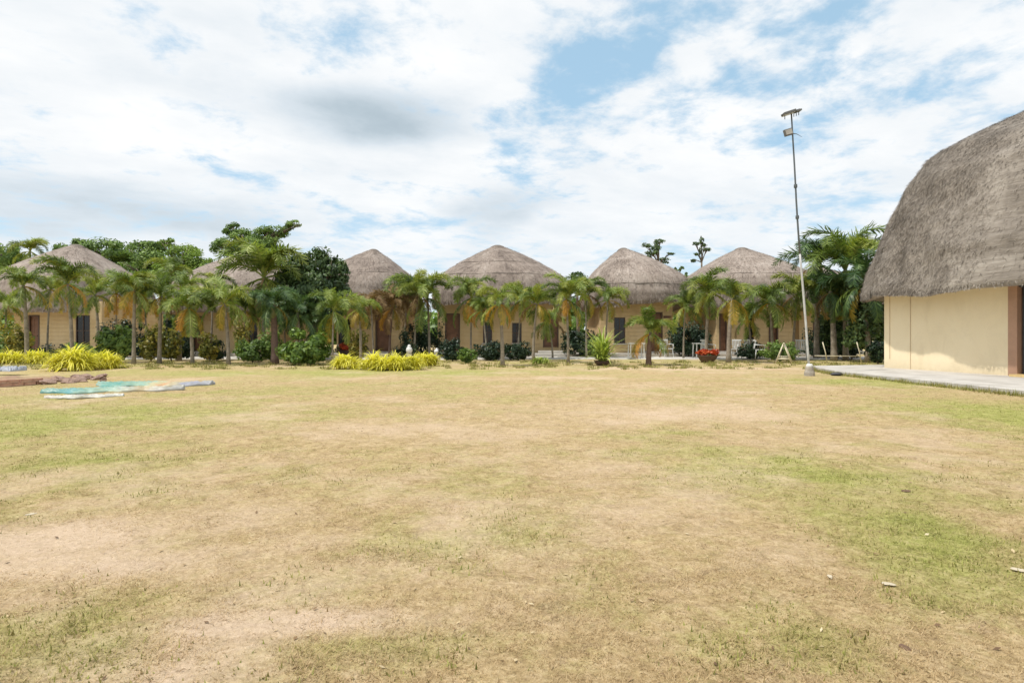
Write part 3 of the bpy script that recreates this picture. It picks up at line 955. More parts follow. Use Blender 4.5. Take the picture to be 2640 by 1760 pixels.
def hut(label, peak, hw, eave_py, walls, openings, DF=33.0, DC=36.2, S=None, H=None, seed=1, e0=3.2, yfront=4.4, yback=4.2, plaque=None, brow=None, cap=True, straw=7000):
    """peak=(px,py), hw=(left,right) half widths in px at the centre distance"""
    root = empty('thatched_hut', G((walls[0] + walls[1]) / 2, DF), label, 'hut', 'thatched huts in a row behind the palms')
    ox, oy = root.location.x, root.location.y
    top = P(peak[0], peak[1], DC)
    ez = P(0, eave_py, DC - yfront).z + .1
    Ht = top.z - ez
    S = S or [1.0, .985, .925, .775, .57, .34, .115, .05, 0.0]
    H = H or [0, .20, .41, .55, .70, .845, .965, .99, 1.0]
    ax = (hw[0] / F * DC, hw[1] / F * DC)
    c = (top.x - ox, DC - oy)
    ro, rings = thatch_roof(root, c, (1, 0), (0, 1), ax, (yfront, yback), ez, S, [q * Ht for q in H], e0, M['thatch'], seed, nth=120, rough=.05,
                            courses=.48, thick=.2, straw=straw, straw_len=.22, straw_w=.018, eave_wave=.09, eyebrow=brow)
    for hh in ((.46,), (), (.50,), (.44, .66), (.30,), (.48,), ())[(seed - 1) % 7]:
        rg = rings[int(np.argmin(abs(rings[:, :, 2].mean(1) - (ez + hh * Ht))))]
        rg = rg[::3] + (rg[::3] - np.array([c[0], c[1], rg[:, 2].mean()])) * .004
        rs_ = np.random.default_rng(seed * 3)
        rg = rg + np.stack([0 * rg[:, 0], 0 * rg[:, 0], (rs_.random(len(rg)) - .5) * .07], -1)
        MB().tube([tuple(p) for p in rg] + [tuple(rg[0])], .013, 5).build('binding', M['thatch_cap'], ro)
    if cap:
        mb = MB()
        rr_ = .052 * (ax[0] + ax[1])
        mb.lathe((c[0], c[1], top.z - .20), [(rr_ * 1.22, -.04), (rr_ * 1.2, .06), (rr_ * .85, .17), (rr_ * .45, .235), (.05, .25)], 20)
        mb.build('ridge_cap', M['thatch_cap'], ro, smooth=True)
    # plinth, walls
    fx = lambda px: (px - HX) / F * DF - ox
    fz = lambda py: EYE - (py - HY) / F * DF
    x0, x1 = fx(walls[0]), fx(walls[1])
    MB().box(((x0 + x1) / 2, 2.4, .06), (x1 - x0 + 1.6, 7.6, .24)).build('plinth', M['concrete'], root)
    holes = [(fx(a), fx(b_), max(.19, fz(zb)), fz(zt)) for (_, a, b_, zt, zb) in openings]
    zt = ez + .45
    w = wall_sheet(x0, x1, .18, zt, holes)
    for xa in (x0, x1):
        w.box((xa + (.083 if xa == x0 else -.083), 3.0, (zt + .18) / 2), (.16, 5.66, zt - .18))
    w.box(((x0 + x1) / 2, 5.75, (zt + .18) / 2), (x1 - x0 - .01, .16, zt - .19))
    w.build('wall', M['wall'], root)
    for (kind, *_r), (a, b_, c_, d_) in zip(openings, holes):
        mx_, mz = (a + b_) / 2, (c_ + d_) / 2
        if kind == 'door':
            fr = MB()
            fr.box((a + .035, .07, mz), (.07, .2, d_ - c_ - .004)).box((b_ - .035, .07, mz), (.07, .2, d_ - c_ - .004)).box((mx_, .07, d_ - .035), (b_ - a - .15, .19, .066))
            f_ = fr.build('door_frame', M['frame'], root)
            dr = MB().box((mx_, .10, mz - .03), (b_ - a - .15, .045, d_ - c_ - .09))
            for q in range(4):
                hh = (d_ - c_ - .3) / 4
                for sx in (-1, 1):
                    dr.box((mx_ + sx * (b_ - a) * .2, .074, c_ + .14 + hh * (q + .5)), ((b_ - a) * .3, .02, hh * .78))
            do = dr.build('door', M['door'], root)
            MB().lathe((b_ - .16, .045, mz - .1), [(.02, -.02), (.035, 0), (.02, .02)], 10).build('handle', M['metal_dark'], do)
            MB().box((mx_, -.35, .10 + .10), (b_ - a + .5, .5, .16)).build('step', M['concrete'], root)
        else:
            fr = MB()
            t_ = .045
            fr.box((a + t_ / 2, .06, mz), (t_, .1, d_ - c_ - .004)).box((b_ - t_ / 2, .06, mz), (t_, .1, d_ - c_ - .004))
            fr.box((mx_, .06, d_ - t_ / 2 - .002), (b_ - a - 2 * t_ - .004, .09, t_)).box((mx_, .06, c_ + t_ / 2 + .002), (b_ - a - 2 * t_ - .004, .09, t_))
            fr.box((mx_, .06, mz), (b_ - a - 2 * t_ - .004, .07, t_ * .7)).box((mx_, .062, mz), (t_ * .7, .08, d_ - c_ - 2 * t_ - .01))
            wo_ = fr.build('window', M['frame'], root)
            MB().box((mx_, .075, mz), (b_ - a - 2 * t_, .012, d_ - c_ - 2 * t_)).build('pane', M['glass'], wo_)
            MB().box((mx_, -.03, c_ - .035), (b_ - a + .12, .14, .06)).build('sill', M['concrete'], wo_)
    if plaque:
        MB().box((fx(plaque[0]), -.02, fz(plaque[1])), (.42, .03, .13)).build('plaque', M['plaque'], root, bevel=.008)
    # hanging rafters under the eave
    return root

hut('thatched hut at the far left with a steep roof behind yellow shrubs', (198, 632), (165, 150), 800, (36, 262),
    [('door', 74, 102, 812, 910), ('window', 195, 232, 812, 892)], seed=1)
hut('thatched hut half hidden behind the tall drooping palm and mango tree', (640, 650), (170, 150), 800, (490, 705),
    [('door', 498, 524, 815, 910), ('window', 640, 664, 822, 885)], seed=2)
hut('thatched hut with a rounded peak beside the dark mango tree', (963, 644), (150, 118), 785, (868, 1036),
    [('window', 872, 905, 822, 888), ('door', 968, 1008, 812, 910)], seed=3)
hut('widest thatched hut with two brown doors in the centre of the row', (1283, 634), (162, 186), 783, (1128, 1463),
    [('door', 1147, 1186, 808, 910), ('window', 1245, 1269, 830, 884), ('window', 1320, 1345, 832, 884), ('door', 1400, 1440, 812, 895)],
    seed=4, plaque=(1448, 824), brow=[(4.3, .35, .12), (5.2, .3, .1)])
hut('thatched hut with a steep left roof edge and white chairs outside', (1607, 641), (104, 160), 783, (1548, 1734),
    [('window', 1583, 1612, 818, 885), ('door', 1670, 1708, 805, 905)], seed=5, plaque=(1720, 817), brow=[(4.9, .25, .22)])
hut('thatched hut right of centre between the leaning light pole and dark bushes', (1912, 640), (160, 175), 785, (1846, 2050),
    [('door', 1854, 1874, 808, 908), ('window', 1921, 1944, 812, 884), ('door', 1982, 2006, 808, 905)], seed=6)
hut('low thatched hut mostly hidden behind the tall palms at right', (2110, 688), (120, 130), 795, (2060, 2200),
    [('door', 2096, 2120, 815, 908)], DF=37, DC=40, seed=7, straw=4000)

# ---------------------------------------------------------------- big hall at right
C0 = np.array([12.4, 19.9]); U = np.array([.2195, -.9756]); MV = np.array([.9756, .2195])
hall = empty('thatched_hall', (C0[0], C0[1], 0), 'large hall with a huge domed thatched roof and cream wall at the right edge', 'hall')
HL, HW = 10.0, 9.0
def hw(a, b_, z=0): 
    q = U * a + MV * b_
    return Vector((q[0], q[1], z))
hc = U * HL / 2 + MV * HW / 2
S_ = [1.0, 0.949, 0.906, 0.834, 0.738, 0.4, 0.196, 0.0]
H_ = [0.0, 1.22, 2.13, 3.38, 4.32, 5.39, 5.62, 5.76]
thatch_roof(hall, hc, U, MV, (HL / 2 + 1.78, HL / 2 + 1.1), (HW / 2 + .95, HW / 2 + 1.1), 2.56, S_, H_, 4.6, M['thatch_big'], 50, nth=420, rough=.075,
            thick=.14, straw=130000, straw_len=.13, straw_w=.014, eave_wave=.07, valleys=.20, nprof=90)
rotU = Matrix((( U[0], MV[0], 0), (U[1], MV[1], 0), (0, 0, 1)))
def hbox(mb, a0, a1, b0, b1, z0, z1):
    return mb.box(hw((a0 + a1) / 2, (b0 + b1) / 2, (z0 + z1) / 2), (a1 - a0, b1 - b0, z1 - z0), rot=rotU)
WZ = 2.95
HBZ = .10
# cream panels: a narrow corner one, a broad one, a raised joint strip between them
mb = MB(); hbox(mb, 0, 1.0, 0, .2, HBZ, WZ); hbox(mb, 1.012, 4.02, 0, .2, HBZ, WZ); hbox(mb, 1.0, 1.012, .03, .2, HBZ, WZ)
mb.build('front_wall', M['hallwall'], hall)
mb = MB(); hbox(mb, 0, .2, .202, HW, HBZ, WZ); hbox(mb, .2, HL, HW - .2, HW, HBZ, WZ); hbox(mb, HL - .2, HL, 0, HW - .2, HBZ, WZ); hbox(mb, 6.6, HL - .2, 0, .2, HBZ, WZ)
mb.build('side_wall', M['hallwall'], hall)
mb = MB(); hbox(mb, 1.0, 1.02, -.010, 0.001, HBZ, WZ); mb.build('joint_strip', M['joint'], hall)
mb = MB(); hbox(mb, .22, .235, -.012, 0.001, HBZ + .3, WZ); mb.build('conduit', M['joint'], hall)
mb = MB(); hbox(mb, 4.022, 4.26, -.03, .3, HBZ, WZ + .1); mb.build('pillar', M['pillar'], hall, bevel=.01)
mb = MB(); hbox(mb, 6.34, 6.58, -.03, .3, HBZ, WZ + .1); mb.build('pillar', M['pillar'], hall, bevel=.01)
mb = MB(); hbox(mb, 4.262, 6.338, .02, .22, 2.45, WZ); mb.build('lintel', M['metal_dark'], hall)
mb = MB(); hbox(mb, 4.262, 6.338, -.30, .35, HBZ, HBZ + .06); mb.build('threshold', M['tile'], hall)
mb = MB(); hbox(mb, 4.3, 4.36, .10, .16, HBZ + .06, 2.45); hbox(mb, 5.27, 5.33, .10, .16, HBZ + .06, 2.45); hbox(mb, 4.36, 6.3, .105, .155, 1.22, 1.28); hbox(mb, 4.36, 6.3, .105, .155, .35, .40)
door = mb.build('door_frame', M['metal_dark'], hall)
mb = MB(); hbox(mb, 4.36, 5.27, .12, .13, .40, 1.22); hbox(mb, 4.36, 5.27, .12, .13, 1.28, 2.45); mb.build('pane', M['glass'], door)
# ceiling under the dome and things inside the doorway
mb = MB(); hbox(mb, .2, HL - .2, .2, HW - .2, WZ, WZ + .05); mb.build('ceiling', M['interior'], hall)
mb = MB(); hbox(mb, 0.2, HL - .2, .25, HW - .2, HBZ, HBZ + .03); mb.build('floor', M['interior'], hall)

# concrete apron (a raised pad with broken, grass-lipped edge)
def poly_pad(name, outline, h, mat, seed, label=None, parent=None):
    r = random.Random(seed)
    pts = []
    for i in range(len(outline)):
        a, c = Vector((*outline[i], 0)), Vector((*outline[(i + 1) % len(outline)], 0))
        k = max(1, int((c - a).length / .35))
        for j in range(k):
            p = a.lerp(c, j / k)
            pts.append(p + Vector((r.uniform(-.05, .05), r.uniform(-.05, .05), 0)))
    V = [(p.x, p.y, h) for p in pts] + [(p.x * 1.0, p.y, -.1) for p in pts]
    n_ = len(pts)
    Fq = [list(range(n_))] + [[i, n_ + i, n_ + (i + 1) % n_, (i + 1) % n_] for i in range(n_)]
    return link(name, mesh_np(name, V, Fq, mat), parent, kind=None if parent else 'structure')
def hxy(a, b_): 
    q = C0 + U * a + MV * b_
    return (q[0], q[1])
poly_pad('pavement', [hxy(-1.5, -1.5), hxy(-.3, -2.3), hxy(1.3, -3.0), hxy(4, -3.5), hxy(7.5, -4.1), hxy(12, -4.6), hxy(12, 12), hxy(-1.2, 12), hxy(-1.6, 3)], .10, M['concrete'], 5)

# ---------------------------------------------------------------- path before the huts
mb = MB()
V, Fq = [], []
xsn = np.linspace(-32, 24, 90)
for i, x in enumerate(xsn):
    a = 28.6 + math.sin(x * .35) * .25 + math.sin(x * 1.3) * .08; b_ = 31.2 + math.sin(x * .3 + 1) * .15
    V += [(x, a, -.05), (x, a, .06), (x, b_, .06), (x, b_, -.05)]
    if i:
        k = 4 * i
        for j in range(3): Fq.append([k - 4 + j, k + j, k + j + 1, k - 4 + j + 1])
link('path', mesh_np('path', V, np.array(Fq), M['path']), kind='structure')

# ---------------------------------------------------------------- background trees
TG = 'trees beyond the huts'
leafy('broadleaf_tree', 'olive crown at the extreme left edge behind the first hut', 'tree', G(-10, 44), [B(5, 665, 44, 55, 45), B(-60, 690, 44, 60, 60), B(30, 700, 44, 40, 30)], 'tree', 7600, 0.23, 61, group=TG, trunk_r=.22)
leafy('broadleaf_tree', 'flat-topped green tree rising just right of the leftmost hut peak', 'tree', G(260, 46), [B(205, 640, 46, 60, 22), B(280, 650, 46, 75, 32), B(330, 690, 46, 60, 40), B(240, 680, 46, 60, 30)], 'tree', 13000, 0.22, 62, group=TG, trunk_r=.25)
leafy('broadleaf_tree', 'layered green tree behind the gap between the two left huts', 'tree', G(380, 44), [B(375, 640, 44, 50, 22), B(400, 665, 44, 60, 34), B(350, 700, 44, 55, 30), B(420, 720, 44, 60, 35)], 'tree', 12000, 0.20, 63, group=TG, trunk_r=.22)
leafy('broadleaf_tree', 'lighter yellow-green feathery tree left of the second hut', 'tree', G(470, 41), [B(470, 665, 41, 55, 38), B(495, 700, 41, 60, 40), B(440, 710, 41, 55, 40), B(520, 690, 41, 40, 30), B(430, 625, 41, 25, 14)], 'tree_bright', 15000, 0.16, 64, group=TG, trunk_r=.2)
leafy('broadleaf_tree', 'tallest feathery tree leaning right over the second hut', 'tree', G(610, 43),
      [B(600, 592, 43, 28, 20), B(625, 612, 43, 42, 26), B(575, 640, 43, 40, 30), B(685, 610, 43, 48, 25), B(715, 597, 43, 42, 20), B(760, 578, 43, 30, 9), B(655, 640, 43, 60, 38), B(700, 645, 43, 35, 35)], 'tree', 17000, 0.16, 65, group=TG, trunk_r=.24, clumps=18)
leafy('mango_tree', 'dense dark round mango tree between the second and third huts', 'tree', G(812, 29.5),
      [B(770, 690, 29.5, 52, 42), B(815, 682, 29.5, 50, 44), B(858, 700, 29.5, 42, 42), B(745, 735, 29.5, 42, 44), B(800, 745, 29.0, 66, 48), B(868, 742, 29.5, 36, 40), B(790, 800, 29.3, 60, 45), B(845, 800, 29.3, 45, 42)], 'tree_dark', 15000, .20, 66, trunk_r=.2, clumps=34)
leafy('broadleaf_tree', 'open sparse tree with dark tufts right of the centre-right hut peak', 'tree', G(1700, 47),
      [B(1668, 633, 47, 15, 7), B(1690, 640, 47, 17, 9), B(1700, 622, 47, 17, 6), B(1680, 652, 47, 22, 6), B(1672, 662, 47, 10, 5), B(1712, 668, 47, 16, 5), B(1728, 654, 47, 12, 4), B(1716, 676, 47, 10, 4), B(1693, 630, 47, 9, 12)], 'tree_dark', 1500, .15, 67, group=TG, trunk_r=.12, clumps=40)
leafy('slender_tree', 'thin upright tree with dark tufts left of the far-right hut peak', 'tree', G(1812, 47),
      [B(1809, 620, 47, 7, 12), B(1794, 628, 47, 10, 5), B(1822, 643, 47, 12, 5), B(1797, 655, 47, 9, 4), B(1788, 672, 47, 9, 5), B(1806, 645, 47, 5, 12), B(1816, 632, 47, 7, 5)], 'tree_dark', 1000, .14, 68, group=TG, trunk_r=.09, clumps=36)
leafy('small_tree', 'tiny scrubby tree top showing low between two right-hand huts', 'tree', G(1750, 47),
      [B(1740, 697, 47, 10, 6), B(1756, 692, 47, 9, 6), B(1735, 712, 47, 14, 10), B(1765, 712, 47, 12, 10)], 'tree', 840, 0.20, 69, group=TG, trunk_r=.1, clumps=8)
leafy('small_tree', 'scrubby tree top just right of the widest hut', 'tree', G(1490, 44),
      [B(1485, 712, 44, 20, 12), B(1500, 730, 44, 26, 18), B(1475, 735, 44, 20, 14)], 'tree_dark', 1800, 0.20, 70, group=TG, trunk_r=.12, clumps=12)
# far tree line closing the horizon between the huts
bl = []
r_ = random.Random(5)
for i in range(110):
    x = -95 + i * 1.85 + r_.uniform(-1, 1)
    bl.append((x, 78 + r_.uniform(-6, 6), r_.uniform(1.6, 3.0), r_.uniform(2.5, 4), 3, r_.uniform(2.2, 3.4)))
V, Fq, R_ = leaf_cloud(bl, 60000, .85, 71, .6, clumps=22)
tl = link('treeline', mesh_np('treeline', V, Fq, M['tree'], {'rnd': R_}))
tag(tl, 'low far belt of trees seen through the gaps between the huts', 'treeline', kind='stuff')

# hedges & bushes behind the palm row
HG = 'dark shrubs between and before the huts'
def bush(px, D, rx, h_px, label, mat='hedge', count=2200, leaf=.13, seed=0, group=HG, name='shrub', depth=None, base_py=None):
    if base_py: D = ground_D(base_py)
    h = h_px / F * D
    w = rx / F * D
    x = G(px, D)[0]
    dp = depth or w * .8
    r = random.Random(seed)
    bs = []
    k = max(2, int(w / (h * .5)))
    for i in range(k):
        t = (i + .5) / k * 2 - 1
        bs.append((x + t * w * .68, D + r.uniform(-.2, .2) * dp, h * r.uniform(.46, .56), w / k * 1.35 + .1, dp * .9, h * r.uniform(.46, .56)))
    bs.append((x, D, h * .35, w * .85, dp, h * .38))
    return leafy(name, label, 'shrub', G(px, D), bs, mat, count, leaf, seed, group=group, part='foliage', trunk_r=.035, clumps=22)
bush(20, 27.5, 70, 75, 'mixed green shrub under the leftmost palm at the photo edge', 'tree', 2600, .16, 301)
bush(150, 29.5, 55, 38, 'low green shrub below the dark window of the leftmost hut', 'hedge', 1500, .13, 302)
bush(295, 25.5, 40, 95, 'bluish green leafy shrub left of a grey palm trunk near the yellow plants', 'tree', 2600, .17, 303)
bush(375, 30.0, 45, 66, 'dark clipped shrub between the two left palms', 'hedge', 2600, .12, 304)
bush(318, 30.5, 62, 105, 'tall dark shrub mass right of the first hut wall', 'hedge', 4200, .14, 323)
M['croton'] = leafmat('croton leaf', [(0.066, 0.088, 0.022), (0.176, 0.187, 0.044), (0.363, 0.308, 0.066), (0.462, 0.297, 0.088)], 0.45, 0.28, 0.1)
CG = 'loose yellow-green shrubs under the left palms'
bush(388, 26.4, 30, 100, 'loose olive shrub between the two grey left palm trunks', 'croton', 1500, .14, 331, group=CG)
bush(440, 26.6, 26, 92, 'loose reddish-olive shrub left of the pale palm trunk with yellow shaft', 'croton', 1200, .14, 332, group=CG)
bush(45, 26.5, 34, 110, 'tall loose yellow-green shrub beside the leftmost lawn palm', 'croton', 1600, .14, 333, group=CG)
bush(628, 26.8, 22, 120, 'tall narrow olive shrub right of the second hut palms', 'croton', 1000, .14, 334, group=CG)
bush(920, 27.0, 24, 90, 'olive shrub under the yellow-fronded palm at the third hut', 'croton', 1000, .14, 335, group=CG)
bush(2195, 28.5, 30, 75, 'dark shrub behind the low white rail', 'hedge', 1900, .14, 326)
bush(540, 26.6, 24, 78, 'loose olive shrub between two palms before the second hut', 'croton', 1000, .14, 336, group=CG)
bush(215, 28.6, 40, 48, 'mixed green shrub behind the largest yellow clump', 'tree', 1500, .14, 337, group=CG)
bush(700, 26.6, 26, 84, 'mid green shrub right of the thick brown palm trunk', 'tree', 1300, .14, 338, group=CG)
bush(1545, 27.5, 26, 60, 'green shrub behind the pale spiky potted plant', 'tree', 1100, .14, 339, group=HG)
bush(462, 31.2, 40, 100, 'tall dark shrub hiding the gap left of the second hut door', 'hedge', 3000, .14, 324)
bush(2262, 24.0, 22, 70, 'low dark shrub against the far corner of the hall', 'hedge', 1500, .14, 325)
bush(455, 27.8, 42, 60, 'black green rounded shrub behind the third left palm', 'hedge', 2600, .12, 305)
bush(548, 27.2, 36, 55, 'dark rounded shrub just left of the sixth palm trunk', 'hedge', 2400, .12, 306)
bush(650, 25.8, 45, 62, 'loose mid green shrub below the second hut', 'tree', 2600, .14, 307)
bush(788, 23.4, 66, 84, 'large bright green leafy bush in front of the mango tree', 'bush', 5200, .17, 308, group=None)
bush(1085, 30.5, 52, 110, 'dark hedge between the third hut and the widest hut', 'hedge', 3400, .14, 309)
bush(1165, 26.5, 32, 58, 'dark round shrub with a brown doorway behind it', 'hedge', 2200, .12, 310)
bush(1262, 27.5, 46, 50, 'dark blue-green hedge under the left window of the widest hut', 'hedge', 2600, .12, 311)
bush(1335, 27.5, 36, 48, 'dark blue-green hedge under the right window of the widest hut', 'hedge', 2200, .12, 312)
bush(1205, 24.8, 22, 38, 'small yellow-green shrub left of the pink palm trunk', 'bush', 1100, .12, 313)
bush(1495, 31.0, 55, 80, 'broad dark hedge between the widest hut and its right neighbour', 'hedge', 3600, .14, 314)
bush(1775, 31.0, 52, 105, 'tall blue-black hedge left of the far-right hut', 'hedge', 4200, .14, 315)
bush(1930, 28.6, 40, 44, 'low flowering dark shrub beside the white chairs', 'hedge', 1600, .12, 316)
bush(2010, 26.5, 48, 52, 'mid green hedge behind the cream A-frame swing', 'tree', 2600, .13, 317)
bush(2130, 30.0, 60, 90, 'dark undergrowth below the tall right palms', 'hedge', 3600, .15, 318)
bush(2235, 26.0, 62, 240, 'tall wall of dark drooping foliage against the hall corner', 'tree_dark', 9000, .17, 319, depth=1.0)
bush(2160, 29.0, 55, 190, 'dark green foliage mass between the light pole and hall', 'tree_dark', 6000, .16, 320, depth=1.0)
bush(1050, 28.0, 28, 45, 'low dark shrub beside the white garden ornament', 'hedge', 1300, .12, 321)
bush(905, 30.0, 40, 42, 'dark shrub under the third hut window', 'hedge', 1500, .12, 322)

# ---------------------------------------------------------------- palms along the lawn
palm(70, 936, 735, 62, 'leftmost small palm before the first hut with dark green fronds', tint=['yellow'], seed=1, n=12)
palm(186, 938, 738, 66, 'palm before the first hut with a hanging orange-yellow frond', tint=['orange', 'orange', 'yellow', 'green'], seed=2, n=14)
palm(255, 930, 760, 48, 'small palm between the first hut window and the orange-tinged palms', tint=['yellow'], seed=31, n=10)
palm(345, 939, 742, 66, 'palm with grey trunk and several orange lower fronds right of the first hut', tint=['orange', 'orange', 'yellow', 'yellow', 'yellow'], seed=3, n=15)
palm(411, 937, 775, 52, 'slim palm with orange-brown lower fronds left of the dark shrub', tint=['orange', 'orange', 'yellow', 'dry'], seed=4, n=12)
palm(463, 930, 745, 56, 'full green palm standing behind the fourth left trunk', tint=['yellow', 'dry'], seed=32, n=13)
palm(496, 939, 790, 58, 'palm with pale trunk and yellow shaft before the second hut', tint=['yellow', 'yellow', 'orange'], seed=5, n=13)
palm(589, 940, 800, 64, 'arching olive palm centred before the second hut', tint=['yellow', 'yellow', 'yellow', 'green'], seed=6, n=14)
palm(680, 905, 705, 92, 'tallest left palm with long drooping dark fronds over the second hut', D=28.5, tint=['green', 'yellow', 'dry'], seed=7, skirt=7, n=17, green='green', sag=.2, group=None, trunk_w=.10, upright=.15)
palm(708, 938, 790, 62, 'palm with thick brown trunk and dark green crown under the mango tree', tint=['yellow', 'green'], seed=8, n=14, trunk_w=.13, tmat='pinkbark', green='dark')
palm(775, 930, 800, 58, 'dark green low palm under the mango tree', tint=['green'], seed=33, n=11, green='dark')
palm(857, 940, 800, 66, 'palm with a thin pale trunk left of the third hut', tint=['green', 'yellow'], seed=9, n=13, trunk_w=.05)
palm(930, 932, 800, 50, 'yellow-fronded palm before the third hut', tint=['yellow', 'yellow', 'yellow', 'green'], seed=10, n=12, trunk_w=.06)
palm(1004, 925, 800, 62, 'bronzed palm with dried orange fronds before the third hut door', tint=['dry', 'orange', 'dry', 'yellow', 'dry', 'dry'], seed=11, n=14, tmat='pinkbark', green='dry')
palm(1045, 920, 745, 54, 'green palm with brown hanging skirt right of the third hut', tint=['dry', 'dry', 'dry', 'dry'], seed=34, n=14)
palm(1107, 925, 765, 64, 'upright palm with pale trunk in the gap before the widest hut', tint=['yellow', 'dry', 'green'], seed=12, n=14, trunk_w=.06, upright=.25)
palm(1214, 925, 778, 56, 'green palm between the brown door and left window of the widest hut', tint=['yellow', 'yellow', 'orange'], seed=13, n=13, trunk_w=.045)
palm(1296, 943, 790, 60, 'palm with pinkish trunk and yellow arching frond before the widest hut', tint=['orange', 'orange', 'yellow', 'yellow'], seed=14, n=13, tmat='palmtrunk', trunk_w=.07)
palm(1375, 932, 785, 52, 'yellow-green palm right of the right window of the widest hut', tint=['yellow', 'dry', 'yellow'], seed=15, n=13, trunk_w=.06)
palm(1465, 936, 765, 66, 'palm with long arching fronds beside the right door of the widest hut', tint=['yellow', 'dry', 'orange'], seed=16, n=13, upright=.2, trunk_w=.065)
palm(1562, 925, 770, 56, 'palm before the left edge of the steep-sided hut', tint=['yellow', 'yellow', 'dry'], seed=17, n=12, trunk_w=.055)
palm(1672, 941, 860, 66, 'shortest palm with stout base before the steep-sided hut', tint=['yellow', 'yellow', 'green', 'dry', 'orange'], seed=18, n=14, trunk_w=.12, tmat='pinkbark', upright=.2)
palm(1821, 930, 775, 66, 'green palm above the red flower planter at right', tint=['yellow', 'yellow', 'green'], seed=19, n=15, trunk_w=.07)
palm(1878, 935, 785, 62, 'palm with thick grey trunk right of the red flower planter', tint=['yellow', 'yellow', 'yellow'], seed=20, n=14, trunk_w=.11)
palm(1992, 928, 770, 68, 'palm with yellow curved frond behind the cream swing', tint=['yellow', 'yellow', 'green'], seed=21, n=14, trunk_w=.07)
palm(2045, 928, 760, 58, 'palm just left of the leaning light pole', tint=['yellow', 'dry'], seed=22, n=13, trunk_w=.07)
palm(2105, 915, 700, 90, 'tall dark palm arching behind the light pole', D=29, tint=['green', 'dry'], seed=23, skirt=5, n=13, green='dark', group='tall palms beside the hall', upright=.35, trunk_w=.12)
palm(2150, 925, 760, 62, 'shadowed palm between the light pole and the hall', D=27, tint=['yellow', 'dry'], seed=35, skirt=7, n=13, green='dark', group='tall palms beside the hall', trunk_w=.12)
palm(2180, 915, 690, 96, 'tallest right palm with a looping arch of fronds left of the hall', D=27.5, tint=['green', 'yellow'], seed=24, skirt=9, n=16, green='green', group='tall palms beside the hall', upright=.4, trunk_w=.12)
palm(2238, 915, 735, 84, 'drooping palm pressed against the hall eave', D=25.5, tint=['yellow', 'green'], seed=25, skirt=8, n=14, green='dark', group='tall palms beside the hall', trunk_w=.12)
BG2 = 'palms of the second line behind the lawn edge'
for i, (px, D, cpy, rad, tint, gk, lab) in enumerate([
        (122, 29, 745, 52, ['yellow'], 'green', 'background palm between the two leftmost lawn palms'),
        (15, 28, 750, 60, ['yellow', 'yellow'], 'green', 'yellowish palm cut by the left photo edge'),
        (300, 29, 735, 56, ['orange', 'orange', 'yellow'], 'green', 'background palm with orange fronds over the end of the first hut'),
        (378, 30, 720, 56, ['yellow', 'orange'], 'green', 'background palm with golden fronds between the first two huts'),
        (428, 31, 705, 54, ['green'], 'green', 'tall background palm under the feathery tree'),
        (545, 29, 735, 56, ['yellow'], 'green', 'background palm over the left slope of the second hut'),
        (632, 29, 745, 54, ['dry', 'yellow'], 'green', 'background palm directly below the tallest drooping palm'),
        (735, 28, 790, 52, ['yellow'], 'dark', 'background palm below the left side of the mango tree'),
        (822, 28, 800, 50, ['yellow'], 'dark', 'background palm below the right side of the mango tree'),
        (962, 28, 790, 46, ['yellow', 'dry'], 'dry', 'brownish background palm left of the bronzed palm'),
        (1068, 29, 770, 52, ['dry', 'dry', 'dry'], 'green', 'background palm with brown skirt in the gap beside the third hut'),
        (1255, 28, 775, 50, ['yellow', 'orange'], 'green', 'background palm over the left window of the widest hut'),
        (1336, 28.5, 772, 52, ['yellow', 'yellow'], 'green', 'background palm over the right window of the widest hut'),
        (1425, 29, 775, 52, ['dry', 'yellow'], 'green', 'background palm over the right door of the widest hut'),
        (1512, 29.5, 780, 54, ['dry', 'dry', 'yellow'], 'green', 'background palm above the broad dark hedge'),
        (1762, 29, 775, 52, ['yellow', 'dry'], 'green', 'background palm above the tall blue-black hedge'),
        (1938, 29.5, 775, 50, ['yellow', 'dry'], 'green', 'background palm before the window of the far-right hut')]):
    palm(px, 0, cpy + (0, 42, 15, 62, -12)[i % 5], rad * (1, .8, 1.1, .85)[i % 4], lab, D=D, tint=tint, seed=100 + i, n=10, green=gk, trunk_w=.05, group=BG2, upright=.1)
palm(70, 915, 655, 46, 'palm top peeking above the left slope of the first hut', D=43, seed=26, n=9, group=None)

# ---------------------------------------------------------------- yellow clumps and other low planting
YG = 'yellow variegated clumps at the lawn edge'
def yclump(px, base_py, rx_px, h_px, label, seed, mat='yellow', count=420, **k):
    D = ground_D(base_py)
    s = D / F
    return strap_clump('variegated_shrub', label, 'shrub', G(px, D), rx_px * s * .72, rx_px * s * .45, h_px * s * 1.3, int(count * 1.5), mat, seed, wd=.04, group=YG, shoots=14, curl=2.0, tilt=(.1, 1.15), **k)
yclump(20, 938, 48, 38, 'yellow strap-leaf clump cut by the left photo edge', 401)
yclump(92, 938, 46, 40, 'yellow strap-leaf clump second from the left photo edge', 402)
yclump(188, 955, 62, 62, 'largest yellow clump behind the rubble end of the brick kerb', 403, count=640)
yclump(262, 950, 52, 52, 'big yellow clump at the right end of the left planting', 404, count=520)
yclump(895, 951, 38, 44, 'leftmost yellow clump before the third hut', 405)
yclump(955, 953, 42, 48, 'second yellow clump left of the third hut door', 406)
yclump(1010, 954, 44, 50, 'brightest yellow clump centred before the third hut door', 407, count=480)
yclump(1060, 952, 34, 40, 'yellow-green clump below the white garden ornament', 408)
yclump(1105, 943, 40, 44, 'rightmost yellow clump beside the pale-trunked palm', 409)
